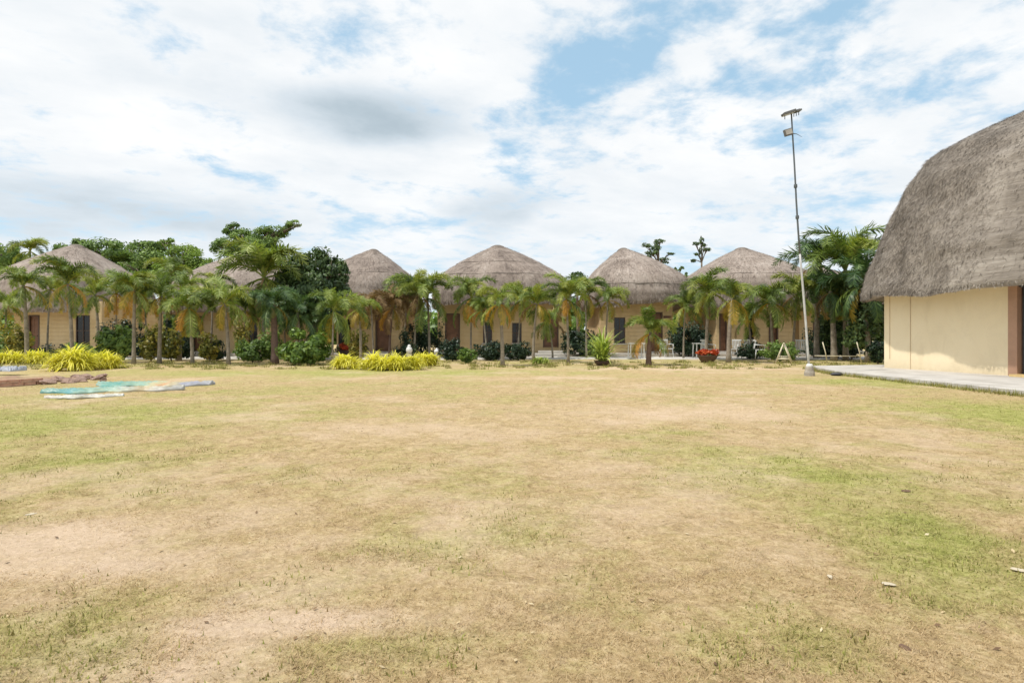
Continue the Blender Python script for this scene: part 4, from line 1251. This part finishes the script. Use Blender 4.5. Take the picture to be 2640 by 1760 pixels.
strap_clump('spiky_plant', 'pale green spiky plant in a dark pot left of the short palm', 'potted plant', G(1553, ground_D(942)), .14, .14, 1.5, 230, 'spiky', 410, wd=.07, curl=.9, tilt=(.1, 1.3), shoots=6, pot=.30, z0=.16)
yclump(1395, 938, 30, 22, 'thin low straw-green tuft below the widest hut', 411, mat='spiky', count=160)
def planter(px, base_py, label, w_px, h_px, seed):
    D = ground_D(base_py)
    s = D / F
    root = empty('flower_planter', G(px, D), label, 'planter', 'planters of red flowers')
    R0 = w_px * s / 2
    MB().lathe((0, 0, 0), [(R0 * .55, 0), (R0 * .8, h_px * s * .25), (R0 * .98, h_px * s * .5), (R0 * .98, h_px * s * .55), (R0 * .9, h_px * s * .55), (R0 * .86, h_px * s * .5)], 20).build('bowl', M['pot'], root)
    V, Fq, R_ = leaf_cloud([(0, 0, h_px * s * .75, R0 * 1.1, R0 * 1.0, h_px * s * .32)], 1400, .10, seed, .6)
    link('flowers', mesh_np('flowers', V, Fq, M['red'], {'rnd': R_}), root)
    V, Fq, R_ = leaf_cloud([(0, 0, h_px * s * .62, R0 * 1.0, R0 * .9, h_px * s * .2)], 500, .12, seed + 1, .4)
    link('leaves', mesh_np('leaves', V, Fq, M['tree_dark'], {'rnd': R_}), root)
planter(1824, 934, 'round planter of orange-red flowers before the grey palm trunks', 52, 34, 501)
planter(898, 925, 'planter of red flowers behind the left yellow clumps', 50, 42, 502)

# ---------------------------------------------------------------- furniture
def chair(px, D, label, yaw, mat='white', group='white garden chairs outside the huts'):
    root = empty('garden_chair', G(px, D), label, 'chair', group, yaw)
    root.location.z = .06
    m_ = M[mat]
    s = MB().box((0, 0, .42), (.50, .48, .035)); s.build('seat', m_, root, bevel=.012)
    b_ = MB(); t_ = Matrix.Rotation(.22, 3, 'X')
    b_.box((0, .27, .86), (.48, .03, .07), t_)
    for i in range(6): b_.box((-.19 + i * .076, .245, .66), (.045, .022, .42), t_)
    b_.build('backrest', m_, root, bevel=.008)
    for sx in (-1, 1):
        for sy in (-1, 1):
            MB().tube([(sx * .22, sy * .2, .41), (sx * .26, sy * .25, 0)], .022, 8).build('leg', m_, root, smooth=True)
        MB().tube([(sx * .25, -.22, .41), (sx * .27, -.2, .64), (sx * .26, .26, .66)], .02, 8).build('armrest', m_, root, smooth=True)
chair(1826, 29.0, 'white garden chair behind the red flower planter', .5)
chair(1893, 29.0, 'white garden chair just right of the thick grey palm trunk', -.8)
chair(1932, 30.2, 'white garden chair behind the low flowering shrub', 2.6)
chair(1960, 28.2, 'white garden chair left of the hedge with a tall back', 1.3)
chair(2065, 28.6, 'white garden chair left of the light pole foot', -.4)
chair(1718, 30.2, 'white garden chair by the plaque at the steep-sided hut', .3)
def table(px, D, label, w=.8):
    root = empty('garden_table', G(px, D), label, 'table', 'white garden tables')
    root.location.z = .06
    MB().box((0, 0, .70), (w, .7, .04)).build('tabletop', M['white'], root, bevel=.012)
    for sx in (-1, 1):
        for sy in (-1, 1):
            MB().tube([(sx * (w / 2 - .06), sy * .28, .69), (sx * (w / 2 - .04), sy * .3, 0)], .025, 8).build('leg', M['white'], root)
table(1640, 29.2, 'white garden table left of the short stout palm', .75)
table(1802, 29.4, 'small white garden table left of the red flower planter', .5)

def a_frame(px, py, D, label, h_px, w_px, yaw, length, seat=True):
    """garden swing: two A-frames, ridge beam, hanging seat"""
    root = empty('garden_swing', G(px, D), label, 'swing', 'cream garden swings', yaw)
    h, w = h_px / F * D, w_px / F * D
    for s in (-1, 1):
        f = MB()
        y = s * length / 2
        f.tube([(-w / 2, y, 0), (0, y, h)], .028, 8).tube([(w / 2, y, 0), (0, y, h)], .028, 8).tube([(-w * .40, y, h * .22), (w * .40, y, h * .22)], .02, 8)
        f.build('side_frame', M['cream_paint'], root, smooth=True)
    MB().tube([(0, -length / 2 - .08, h), (0, length / 2 + .08, h)], .03, 8).build('top_beam', M['cream_paint'], root, smooth=True)
    if seat:
        st = MB()
        for i in range(5): st.box((-.16 + i * .08, 0, h * .33), (.06, length * .7, .02))
        so_ = st.build('seat', M['cream_paint'], root)
        MB().tube([(-.15, -length * .33, h * .34), (0, -length * .33, h)], .008, 6).tube([(-.15, length * .33, h * .34), (0, length * .33, h)], .008, 6).build('chain', M['metal_dark'], so_)
a_frame(2021, 935, 25.3, 'cream A-frame swing standing end-on left of the light pole', 50, 38, math.radians(-26), 1.1)
rl = empty('low_rail', G(2170, 25.3), 'low white rail with two leaning posts between the light pole and hall', 'rail')
for px_ in (2128, 2216):
    xx = (px_ - 2170) / F * 25.3
    MB().tube([(xx + .08, 0, -.03), (xx, 0, .45), (xx - .12, 0, .88)], .022, 8).build('post', M['cream_paint'], rl, smooth=True)
MB().tube([(-1.15, 0, .30), (.7, 0, .28)], .016, 8).build('bar', M['cream_paint'], rl, smooth=True)

# small white ornaments
def ornament(px, py_top, py_bot, D, label):
    s = D / F
    root = empty('garden_ornament', G(px, D), label, 'ornament', 'small white garden ornaments')
    h = (py_bot - py_top) * s
    MB().box((0, 0, .17), (.22, .22, .34)).build('base', M['concrete'], root, bevel=.01)
    z = .34
    MB().lathe((0, 0, z), [(.06, 0), (.13, h * .12), (.15, h * .4), (.12, h * .65), (.07, h * .75), (.085, h * .88), (.03, h)], 14).build('urn', M['white'], root, smooth=True)
ornament(1055, 882, 905, 27.0, 'white rounded garden ornament before the dark hedge')
ornament(1127, 884, 898, 27.0, 'smaller white ornament right of the pale-trunked palm')
# steps slab at the right door of the widest hut
st = empty('entrance_steps', G(1420, 31.6), 'pale concrete steps leading to the right door of the widest hut', 'steps')
MB().box((0, 0, .10), (1.7, .9, .20)).build('step', M['path'], st, bevel=.01)
MB().box((0, .25, .27), (1.3, .4, .135)).build('step', M['path'], st, bevel=.01)

# ---------------------------------------------------------------- light pole
M['footing'] = simple('rough dirty concrete', (.36, .32, .27), 0.9, var=0.3, scale=8, bump=0.6, dirt=(.22, .18, .13))
D0 = ground_D(969)
lp = empty('floodlight_pole', G(2087, D0), 'tall thin leaning floodlight pole whose lower half looks pale beside the hall path', 'light pole')
s = D0 / F
top = Vector(((2040 - 2087) * s, 0, P(0, 290, D0).z))
def pz(py): return P(0, py, D0).z
MB().lathe((0, 0, 0), [(.15, -.05), (.14, .10), (.12, .16), (.11, .25), (.08, .28)], 14).build('footing', M['footing'], lp)
MB().lathe((0, 0, .30), [(.095, -.02), (.09, .03), (.06, .05)], 12).build('collar', M['white'], lp)
def lpx(z):
    xs_ = [(0, 0), (pz(840), -9), (pz(740), -17), (pz(640), -26), (pz(540), -33), (pz(440), -38), (pz(340), -44), (top.z, -47)]
    return float(np.interp(z, [a for a, _ in xs_], [b_ * s for _, b_ in xs_]))
zs_ = np.linspace(.2, pz(655), 9)
MB().tube([(lpx(z), 0, z) for z in zs_], [.034 - .005 * i / 8 for i in range(9)], 10).build('lower_pole', M['pole_low'], lp, smooth=True)
zs_ = np.linspace(pz(655), top.z, 9)
MB().tube([(lpx(z), 0, z) for z in zs_], [.027 - .006 * i / 8 for i in range(9)], 10).build('upper_pole', M['pole'], lp, smooth=True)
for py in (560, 480): 
    MB().lathe((lpx(pz(py)), 0, pz(py)), [(.045, -.05), (.05, 0), (.045, .05)], 10).build('coupling', M['pole'], lp)
tl_ = Matrix.Rotation(math.radians(-18), 3, 'Y')
arm = MB().box((top.x - .02, 0, top.z + .0), (.56, .05, .04), tl_).build('crossarm', M['pole'], lp)
h1 = MB().box((top.x - .10, -.06, top.z - .035), (.36, .22, .07), tl_).build('lamp_head', M['lampgrey'], lp, bevel=.012)
MB().box((top.x - .10, -.06, top.z - .076), (.32, .18, .012), tl_).build('lens', M['lampglass'], h1)
h2 = MB().box((top.x + .17, -.05, top.z + .02), (.16, .18, .05), tl_).build('lamp_head', M['lampgrey'], lp, bevel=.01)
cl = MB()
for q in (-.20, .06, .13, .20): cl.box((top.x + q, -.03, top.z + q * .3 - .10), (.015, .02, .11))
cl.build('bracket', M['pole'], lp)
fz_ = pz(343)
fl = MB().box((lpx(fz_) - .15, -.05, fz_), (.235, .10, .19), Matrix.Rotation(math.radians(-16), 3, 'Y')).build('floodlight', M['lampgrey'], lp, bevel=.012)
MB().box((lpx(fz_) - .15, -.108, fz_), (.19, .012, .14), Matrix.Rotation(math.radians(-16), 3, 'Y')).build('lens', M['lampglass'], fl)
MB().tube([(lpx(fz_) + .02, 0, fz_ - .02), (lpx(fz_) + .12, 0, fz_ - .03), (lpx(fz_) + .30, .05, fz_ - .10)], [.015, .010, .004], 6).build('bracket', M['pole'], lp)

# ---------------------------------------------------------------- crumpled plastic sheets on the lawn
def sheet_mat(name, stops, axis_scale=1.0):
    m, n, b = new_mat(name)
    uv = n.node('ShaderNodeUVMap')
    s_ = n.node('ShaderNodeSeparateXYZ'); n.link(uv.outputs[0], s_.inputs[0])
    nz = n.noise(uv.outputs[0], 5, 4, 0.6, 0.6)
    f = n.m('ADD', s_.outputs[0], n.m('MULTIPLY', n.m('SUBTRACT', nz, .5), .22))
    st_ = n.noise(n.mapping(uv.outputs[0], (3, 16, 1)), 1.0, 3, 0.6, 0.3)
    cc = n.mix(n.m('MULTIPLY', n.m('SUBTRACT', st_, 0.42, clamp=True), 2.2, clamp=True), n.ramp(f, stops, 'EASE'), (.40, .37, .17))
    n.link(cc, b.inputs['Base Color'])
    b.inputs['Roughness'].default_value = 0.45
    return m
M['sheetA'] = sheet_mat('teal white plastic', [(0.0, (0.084, 0.257, 0.244)), (.24, (0.115, 0.320, 0.333)), (.30, (0.199, 0.366, 0.315)), (.45, (0.294, 0.461, 0.397)), (.6, (0.384, 0.410, 0.358)), (.72, (0.455, 0.372, 0.237)), (.8, (0.439, 0.414, 0.363)), (1, (0.384, 0.384, 0.384))])
M['sheetB'] = sheet_mat('teal orange plastic', [(0.0, (0.246, 0.400, 0.362)), (.16, (0.095, 0.300, 0.261)), (.45, (0.223, 0.396, 0.332)), (.55, (0.460, 0.421, 0.255)), (.68, (0.526, 0.295, 0.155)), (.74, (0.471, 0.394, 0.247)), (.84, (0.297, 0.309, 0.386)), (1, (0.341, 0.347, 0.392))])
M['sheetC'] = sheet_mat('white plastic sheet', [(0.0, (.50, .44, .40)), (.3, (.54, .53, .49)), (.5, (.38, .37, .34)), (.7, (.58, .56, .52)), (1, (.5, .5, .48))])
def crumpled(name, label, p0, p1, width, mat, seed, h=.10):
    a = Vector((*gxy(*p0), 0)); c = Vector((*gxy(*p1), 0))
    d = (c - a); L = d.length; d.normalize(); nrm = Vector((-d.y, d.x, 0))
    nu, nv = 90, 22
    uu, vv = np.meshgrid(np.linspace(0, 1, nu), np.linspace(0, 1, nv))
    wv = width * (.15 + .95 * np.sin(np.pi * np.clip(uu * .92 + .04, 0, 1)) ** .9) * (1 + .9 * (vnoise(uu * 7, vv * 0, seed, 2) - .5))
    off = (vnoise(uu * 4, vv * 0 + 3, seed + 1, 2) - .5) * width * .7
    rid = np.abs(vnoise(uu * 13 + vv * 2, vv * 6 + uu * 3, seed + 2, 4) - .5) * 2.6
    z = h * (.10 + 1.0 * (1 - rid) ** 2) * np.sin(np.pi * np.clip(vv, .02, .98)) ** .4 + .012
    x = a.x + d.x * uu * L + nrm.x * ((vv - .5) * wv + off)
    y = a.y + d.y * uu * L + nrm.y * ((vv - .5) * wv + off)
    cx, cy = x.mean(), y.mean()
    V = np.stack([x - cx, y - cy, z], -1).reshape(-1, 3)
    V2 = V.copy(); V2[:, 2] = .004
    i = np.arange(nu * nv).reshape(nv, nu)
    Fq = np.stack([i[:-1, :-1], i[:-1, 1:], i[1:, 1:], i[1:, :-1]], -1).reshape(-1, 4)
    brd = list(i[0, :]) + list(i[1:, -1]) + list(i[-1, ::-1][1:]) + list(i[::-1, 0][1:-1])
    n_ = nu * nv
    sk = np.array([[brd[k], brd[k] + n_, brd[(k + 1) % len(brd)] + n_, brd[(k + 1) % len(brd)]] for k in range(len(brd))])
    VV = np.concatenate([V, V2])
    uv = np.stack([uu, vv], -1).reshape(-1, 2)
    o = link(name, mesh_np(name, VV, np.concatenate([Fq, sk]), mat, smooth=True, uv=np.concatenate([uv, uv])), loc=(cx, cy, 0))
    tag(o, label, 'plastic sheet', 'crumpled plastic sheets on the lawn')
    return o
crumpled('plastic_sheet', 'teal and cream crumpled plastic strip nearest left on the lawn', (105, 1014), (470, 1006), .55, M['sheetA'], 701, .09)
crumpled('plastic_sheet', 'teal strip turning orange and lavender at its right end, farthest back', (258, 993), (540, 993), .85, M['sheetB'], 702, .09)
crumpled('plastic_sheet', 'whitish crumpled strip along the front edge of the teal sheet', (112, 1028), (320, 1021), .34, M['sheetC'], 703, .05)

# ---------------------------------------------------------------- brick kerb at left
kb = empty('brick_kerb', G(60, 14.6), 'low reddish brick kerb at the left edge with a crumbled right end', 'kerb')
ox, oy = kb.location.x, kb.location.y
rk = random.Random(9)
bm_ = MB().box((0, 0, 0), (.235, .115, .072)).v
brick_me = mesh_np('brick', bm_, MB().box((0, 0, 0), (1, 1, 1)).f, M['brick'])
ax0, ay0 = gxy(-40, 1000); ax1, ay1 = gxy(125, 989)
dirk = Vector((ax1 - ax0, ay1 - ay0, 0)); Lk = dirk.length; dirk.normalize()
yaw = math.atan2(dirk.y, dirk.x)
for course in range(2):
    k = int(Lk / .25) - course
    for i in range(k):
        o = link('brick', brick_me, kb)
        p = Vector((ax0, ay0, 0)) + dirk * (i * .25 + (course % 2) * .12 + .12)
        o.location = (p.x - ox + rk.uniform(-.008, .008), p.y - oy + rk.uniform(-.012, .012) + course * .05, .034 + course * .079)
        o.rotation_euler = (rk.uniform(-.02, .02), rk.uniform(-.02, .02), yaw + rk.uniform(-.03, .03))
def stone_mesh(seed, mat, name='stone'):
    r = np.random.default_rng(seed)
    V = []
    nl, nm = 6, 9
    for i in range(1, nl):
        for j in range(nm):
            a, e = 2 * math.pi * j / nm, math.pi * i / nl - math.pi / 2
            q = 1 + r.normal() * .12
            V.append((math.cos(a) * math.cos(e) * q, math.sin(a) * math.cos(e) * q, math.sin(e) * .7 * q))
    V.append((0, 0, -.7)); V.append((0, 0, .7))
    Fq = []
    for i in range(nl - 2):
        for j in range(nm):
            Fq.append([i * nm + j, i * nm + (j + 1) % nm, (i + 1) * nm + (j + 1) % nm, (i + 1) * nm + j])
    b0, t0 = len(V) - 2, len(V) - 1
    for j in range(nm):
        Fq.append([b0, (j + 1) % nm, j]); Fq.append([t0, (nl - 2) * nm + j, (nl - 2) * nm + (j + 1) % nm])
    return mesh_np(name, V, Fq, mat)
stones = [stone_mesh(k, M['stone']) for k in range(4)]
for i in range(46):
    t = rk.random()
    px, py = 125 + t * 150, 985 - t * 8 + rk.uniform(-7, 6)
    x, y = gxy(px, py)
    o = link('stone', rk.choice(stones), kb)
    s_ = rk.uniform(.05, .13)
    o.location = (x - ox, y - oy, s_ * .35)
    o.scale = (s_ * 1.4, s_, s_ * .8)
    o.rotation_euler = (rk.uniform(-.3, .3), rk.uniform(-.3, .3), rk.uniform(0, 6))
# earth bed behind the kerb
V, Fq = [], []
nbx = 26
for i in range(nbx):
    t = i / (nbx - 1)
    x = gxy(-60, 990)[0] + t * (gxy(255, 975)[0] - gxy(-60, 990)[0])
    y0, y1 = 14.75 + t * .6, 15.9 + t * .8
    for j in range(7):
        q = j / 6
        V.append((x, y0 + (y1 - y0) * q, -.02 + math.sin(math.pi * min(1, q * .9 + .12)) * (.15 * (1 - t * .6)) + rk.uniform(-.02, .02)))
        if i and j: 
            k = i * 7 + j
            Fq.append([k - 8, k - 1, k, k - 7])
M['earth'] = simple('reddish earth', (.30, .19, .12), 0.95, var=0.3, scale=5, bump=0.8, dirt=(.40, .30, .16))
link('soil_bank', mesh_np('soil_bank', V, np.array(Fq), M['earth'], smooth=True), kind='structure')
gt = crumpled('grey_tarp', 'grey folded tarpaulin lying on the brick kerb at the left edge', (-30, 968), (65, 966), .5, M['greytarp'], 705, .14)
gt.location.z = .12
gt['category'] = 'tarpaulin'
del gt['group']

# ---------------------------------------------------------------- bits on the lawn
def bit(px, py, name, label, cat, size, mat, seed, flat=.35, group=None):
    x, y = gxy(px, py)
    o = link(name, stone_mesh(seed, M[mat], name), loc=(x, y, size * flat * .5 + .006))
    o.scale = (size, size * .7, size * flat)
    o.rotation_euler = (0, 0, seed * 1.3)
    tag(o, label, cat, group)
bit(2140, 1490, 'pebble', 'small white pebble on the grass at lower right', 'pebble', .02, 'paper', 801)
bit(2290, 1508, 'pebble', 'flat cream stone right of the small white pebble', 'pebble', .03, 'paper', 802, .15)
bit(80, 1327, 'paper_scrap', 'pale scrap of paper on the lawn near the left edge', 'litter', .035, 'paper', 803, .08)
bit(2625, 1472, 'paper_scrap', 'white litter scrap at the right edge of the lawn', 'litter', .03, 'paper', 804, .2)
bit(2336, 1267, 'dead_leaf', 'dark fallen leaf on the dry grass at right', 'leaf', .04, 'deadleaf', 805, .12)
bit(2333, 1673, 'dead_leaf', 'dark curled leaf near the bottom right corner', 'leaf', .025, 'deadleaf', 806, .2)
bit(2157, 968, 'rock', 'dark rock at the tip of the concrete pavement by the pole', 'rock', .18, 'metal_dark', 807, .4)
# grass lip tufts along the pavement edge, and scattered weeds
def tufts(spots, name, label, seed, h=.12, per=34, wd=.008):
    r = np.random.default_rng(seed)
    x = np.repeat([s[0] for s in spots], per) + r.normal(size=len(spots) * per) * .085
    y = np.repeat([s[1] for s in spots], per) + r.normal(size=len(spots) * per) * .085
    hs = np.repeat([s[2] for s in spots], per)
    n_ = len(x)
    an = r.random(n_) * 6.283
    L = h * hs * r.uniform(.5, 1.2, n_); ln = r.uniform(.1, 1.0, n_)
    z = gheight(x, y) + 0
    tip = np.stack([x + np.cos(an) * L * np.sin(ln), y + np.sin(an) * L * np.sin(ln), z + L * np.cos(ln)], -1)
    w = wd * r.uniform(.6, 1.3, n_)
    sd_ = np.stack([-np.sin(an) * w, np.cos(an) * w, 0 * w], -1)
    b_ = np.stack([x, y, z], -1)
    V = np.stack([b_ - sd_, b_ + sd_, tip], 1).reshape(-1, 3)
    g_ = np.clip(.8 + r.normal(size=n_) * .25, 0, 1)
    o = link(name, mesh_np(name, V, np.arange(len(V)).reshape(-1, 3), M['blades'], {'green': np.repeat(g_, 3), 'bare': np.zeros(len(V)), 'rnd': np.repeat(np.clip(.42 + r.normal(size=n_) * .2, 0, 1), 3)}))
    tag(o, label, 'grass', kind='stuff')
sp = []
for i in range(150):
    a = -1.6 + i * .085
    q = C0 + U * a + MV * (float(np.interp(a, [-1.5, -.3, 1.3, 4, 7.5, 12], [-1.5, -2.3, -3.0, -3.5, -4.1, -4.6])) - .04 - random.random() * .14)
    sp.append((q[0], q[1], random.uniform(.4, 1.2)))
tufts(sp, 'edge_grass', 'green grass overhanging the edge of the concrete pavement', 901)
sp = []
for i in range(520):
    D = random.uniform(20.5, 26.5); px = random.uniform(-50, 2250)
    sp.append(((px - HX) / F * D, D, random.uniform(.4, 1.1)))
tufts(sp, 'bed_grass', 'ragged grass among the palm trunks along the lawn edge', 902, h=.14, wd=.012)
sp = []
for i in range(900):
    D = 1.9 * (8.5 / 1.9) ** random.random(); x = random.uniform(-1, 1) * D * .9
    g_, b_ = fields(np.array([x]), np.array([D]))
    if g_[0] + random.uniform(-.2, .35) > .48: sp.append((x, D, random.uniform(.3, .8)))
tufts(sp, 'weed_tufts', 'small green weed tufts scattered in the near lawn', 903, h=.042, per=30, wd=.004)

# fallen leaf bits and grass clippings
r = np.random.default_rng(77)
n_ = 800
D = 1.8 * (14 / 1.8) ** r.random(n_)
x = (r.random(n_) * 2 - 1) * (D * .93 + .5)
z = gheight(x, D) + .008
an = r.random(n_) * 6.283
L = r.uniform(.004, .014, n_) * (1 + D / 10); Wd = L * r.uniform(.2, .55, n_)
a = np.stack([np.cos(an), np.sin(an), r.uniform(-.3, .5, n_)], -1) * L[:, None]
b_ = np.stack([-np.sin(an), np.cos(an), r.uniform(-.4, .4, n_)], -1) * Wd[:, None]
c_ = np.stack([x, D, z], -1)
V = np.stack([c_ - a, c_ + b_, c_ + a, c_ - b_], 1).reshape(-1, 3)
M['litterleaf'] = leafmat('leaf litter', [(.12, .07, .04), (.28, .18, .09), (.55, .43, .25), (.66, .58, .40)], 0.8, 0.1, 0.0)
lo = link('leaf_litter', mesh_np('leaf_litter', V, np.arange(len(V)).reshape(-1, 4), M['litterleaf'], {'rnd': np.repeat(r.random(n_), 4)}))
tag(lo, 'tiny dead leaf fragments and clippings strewn over the lawn', 'leaf litter', kind='stuff')
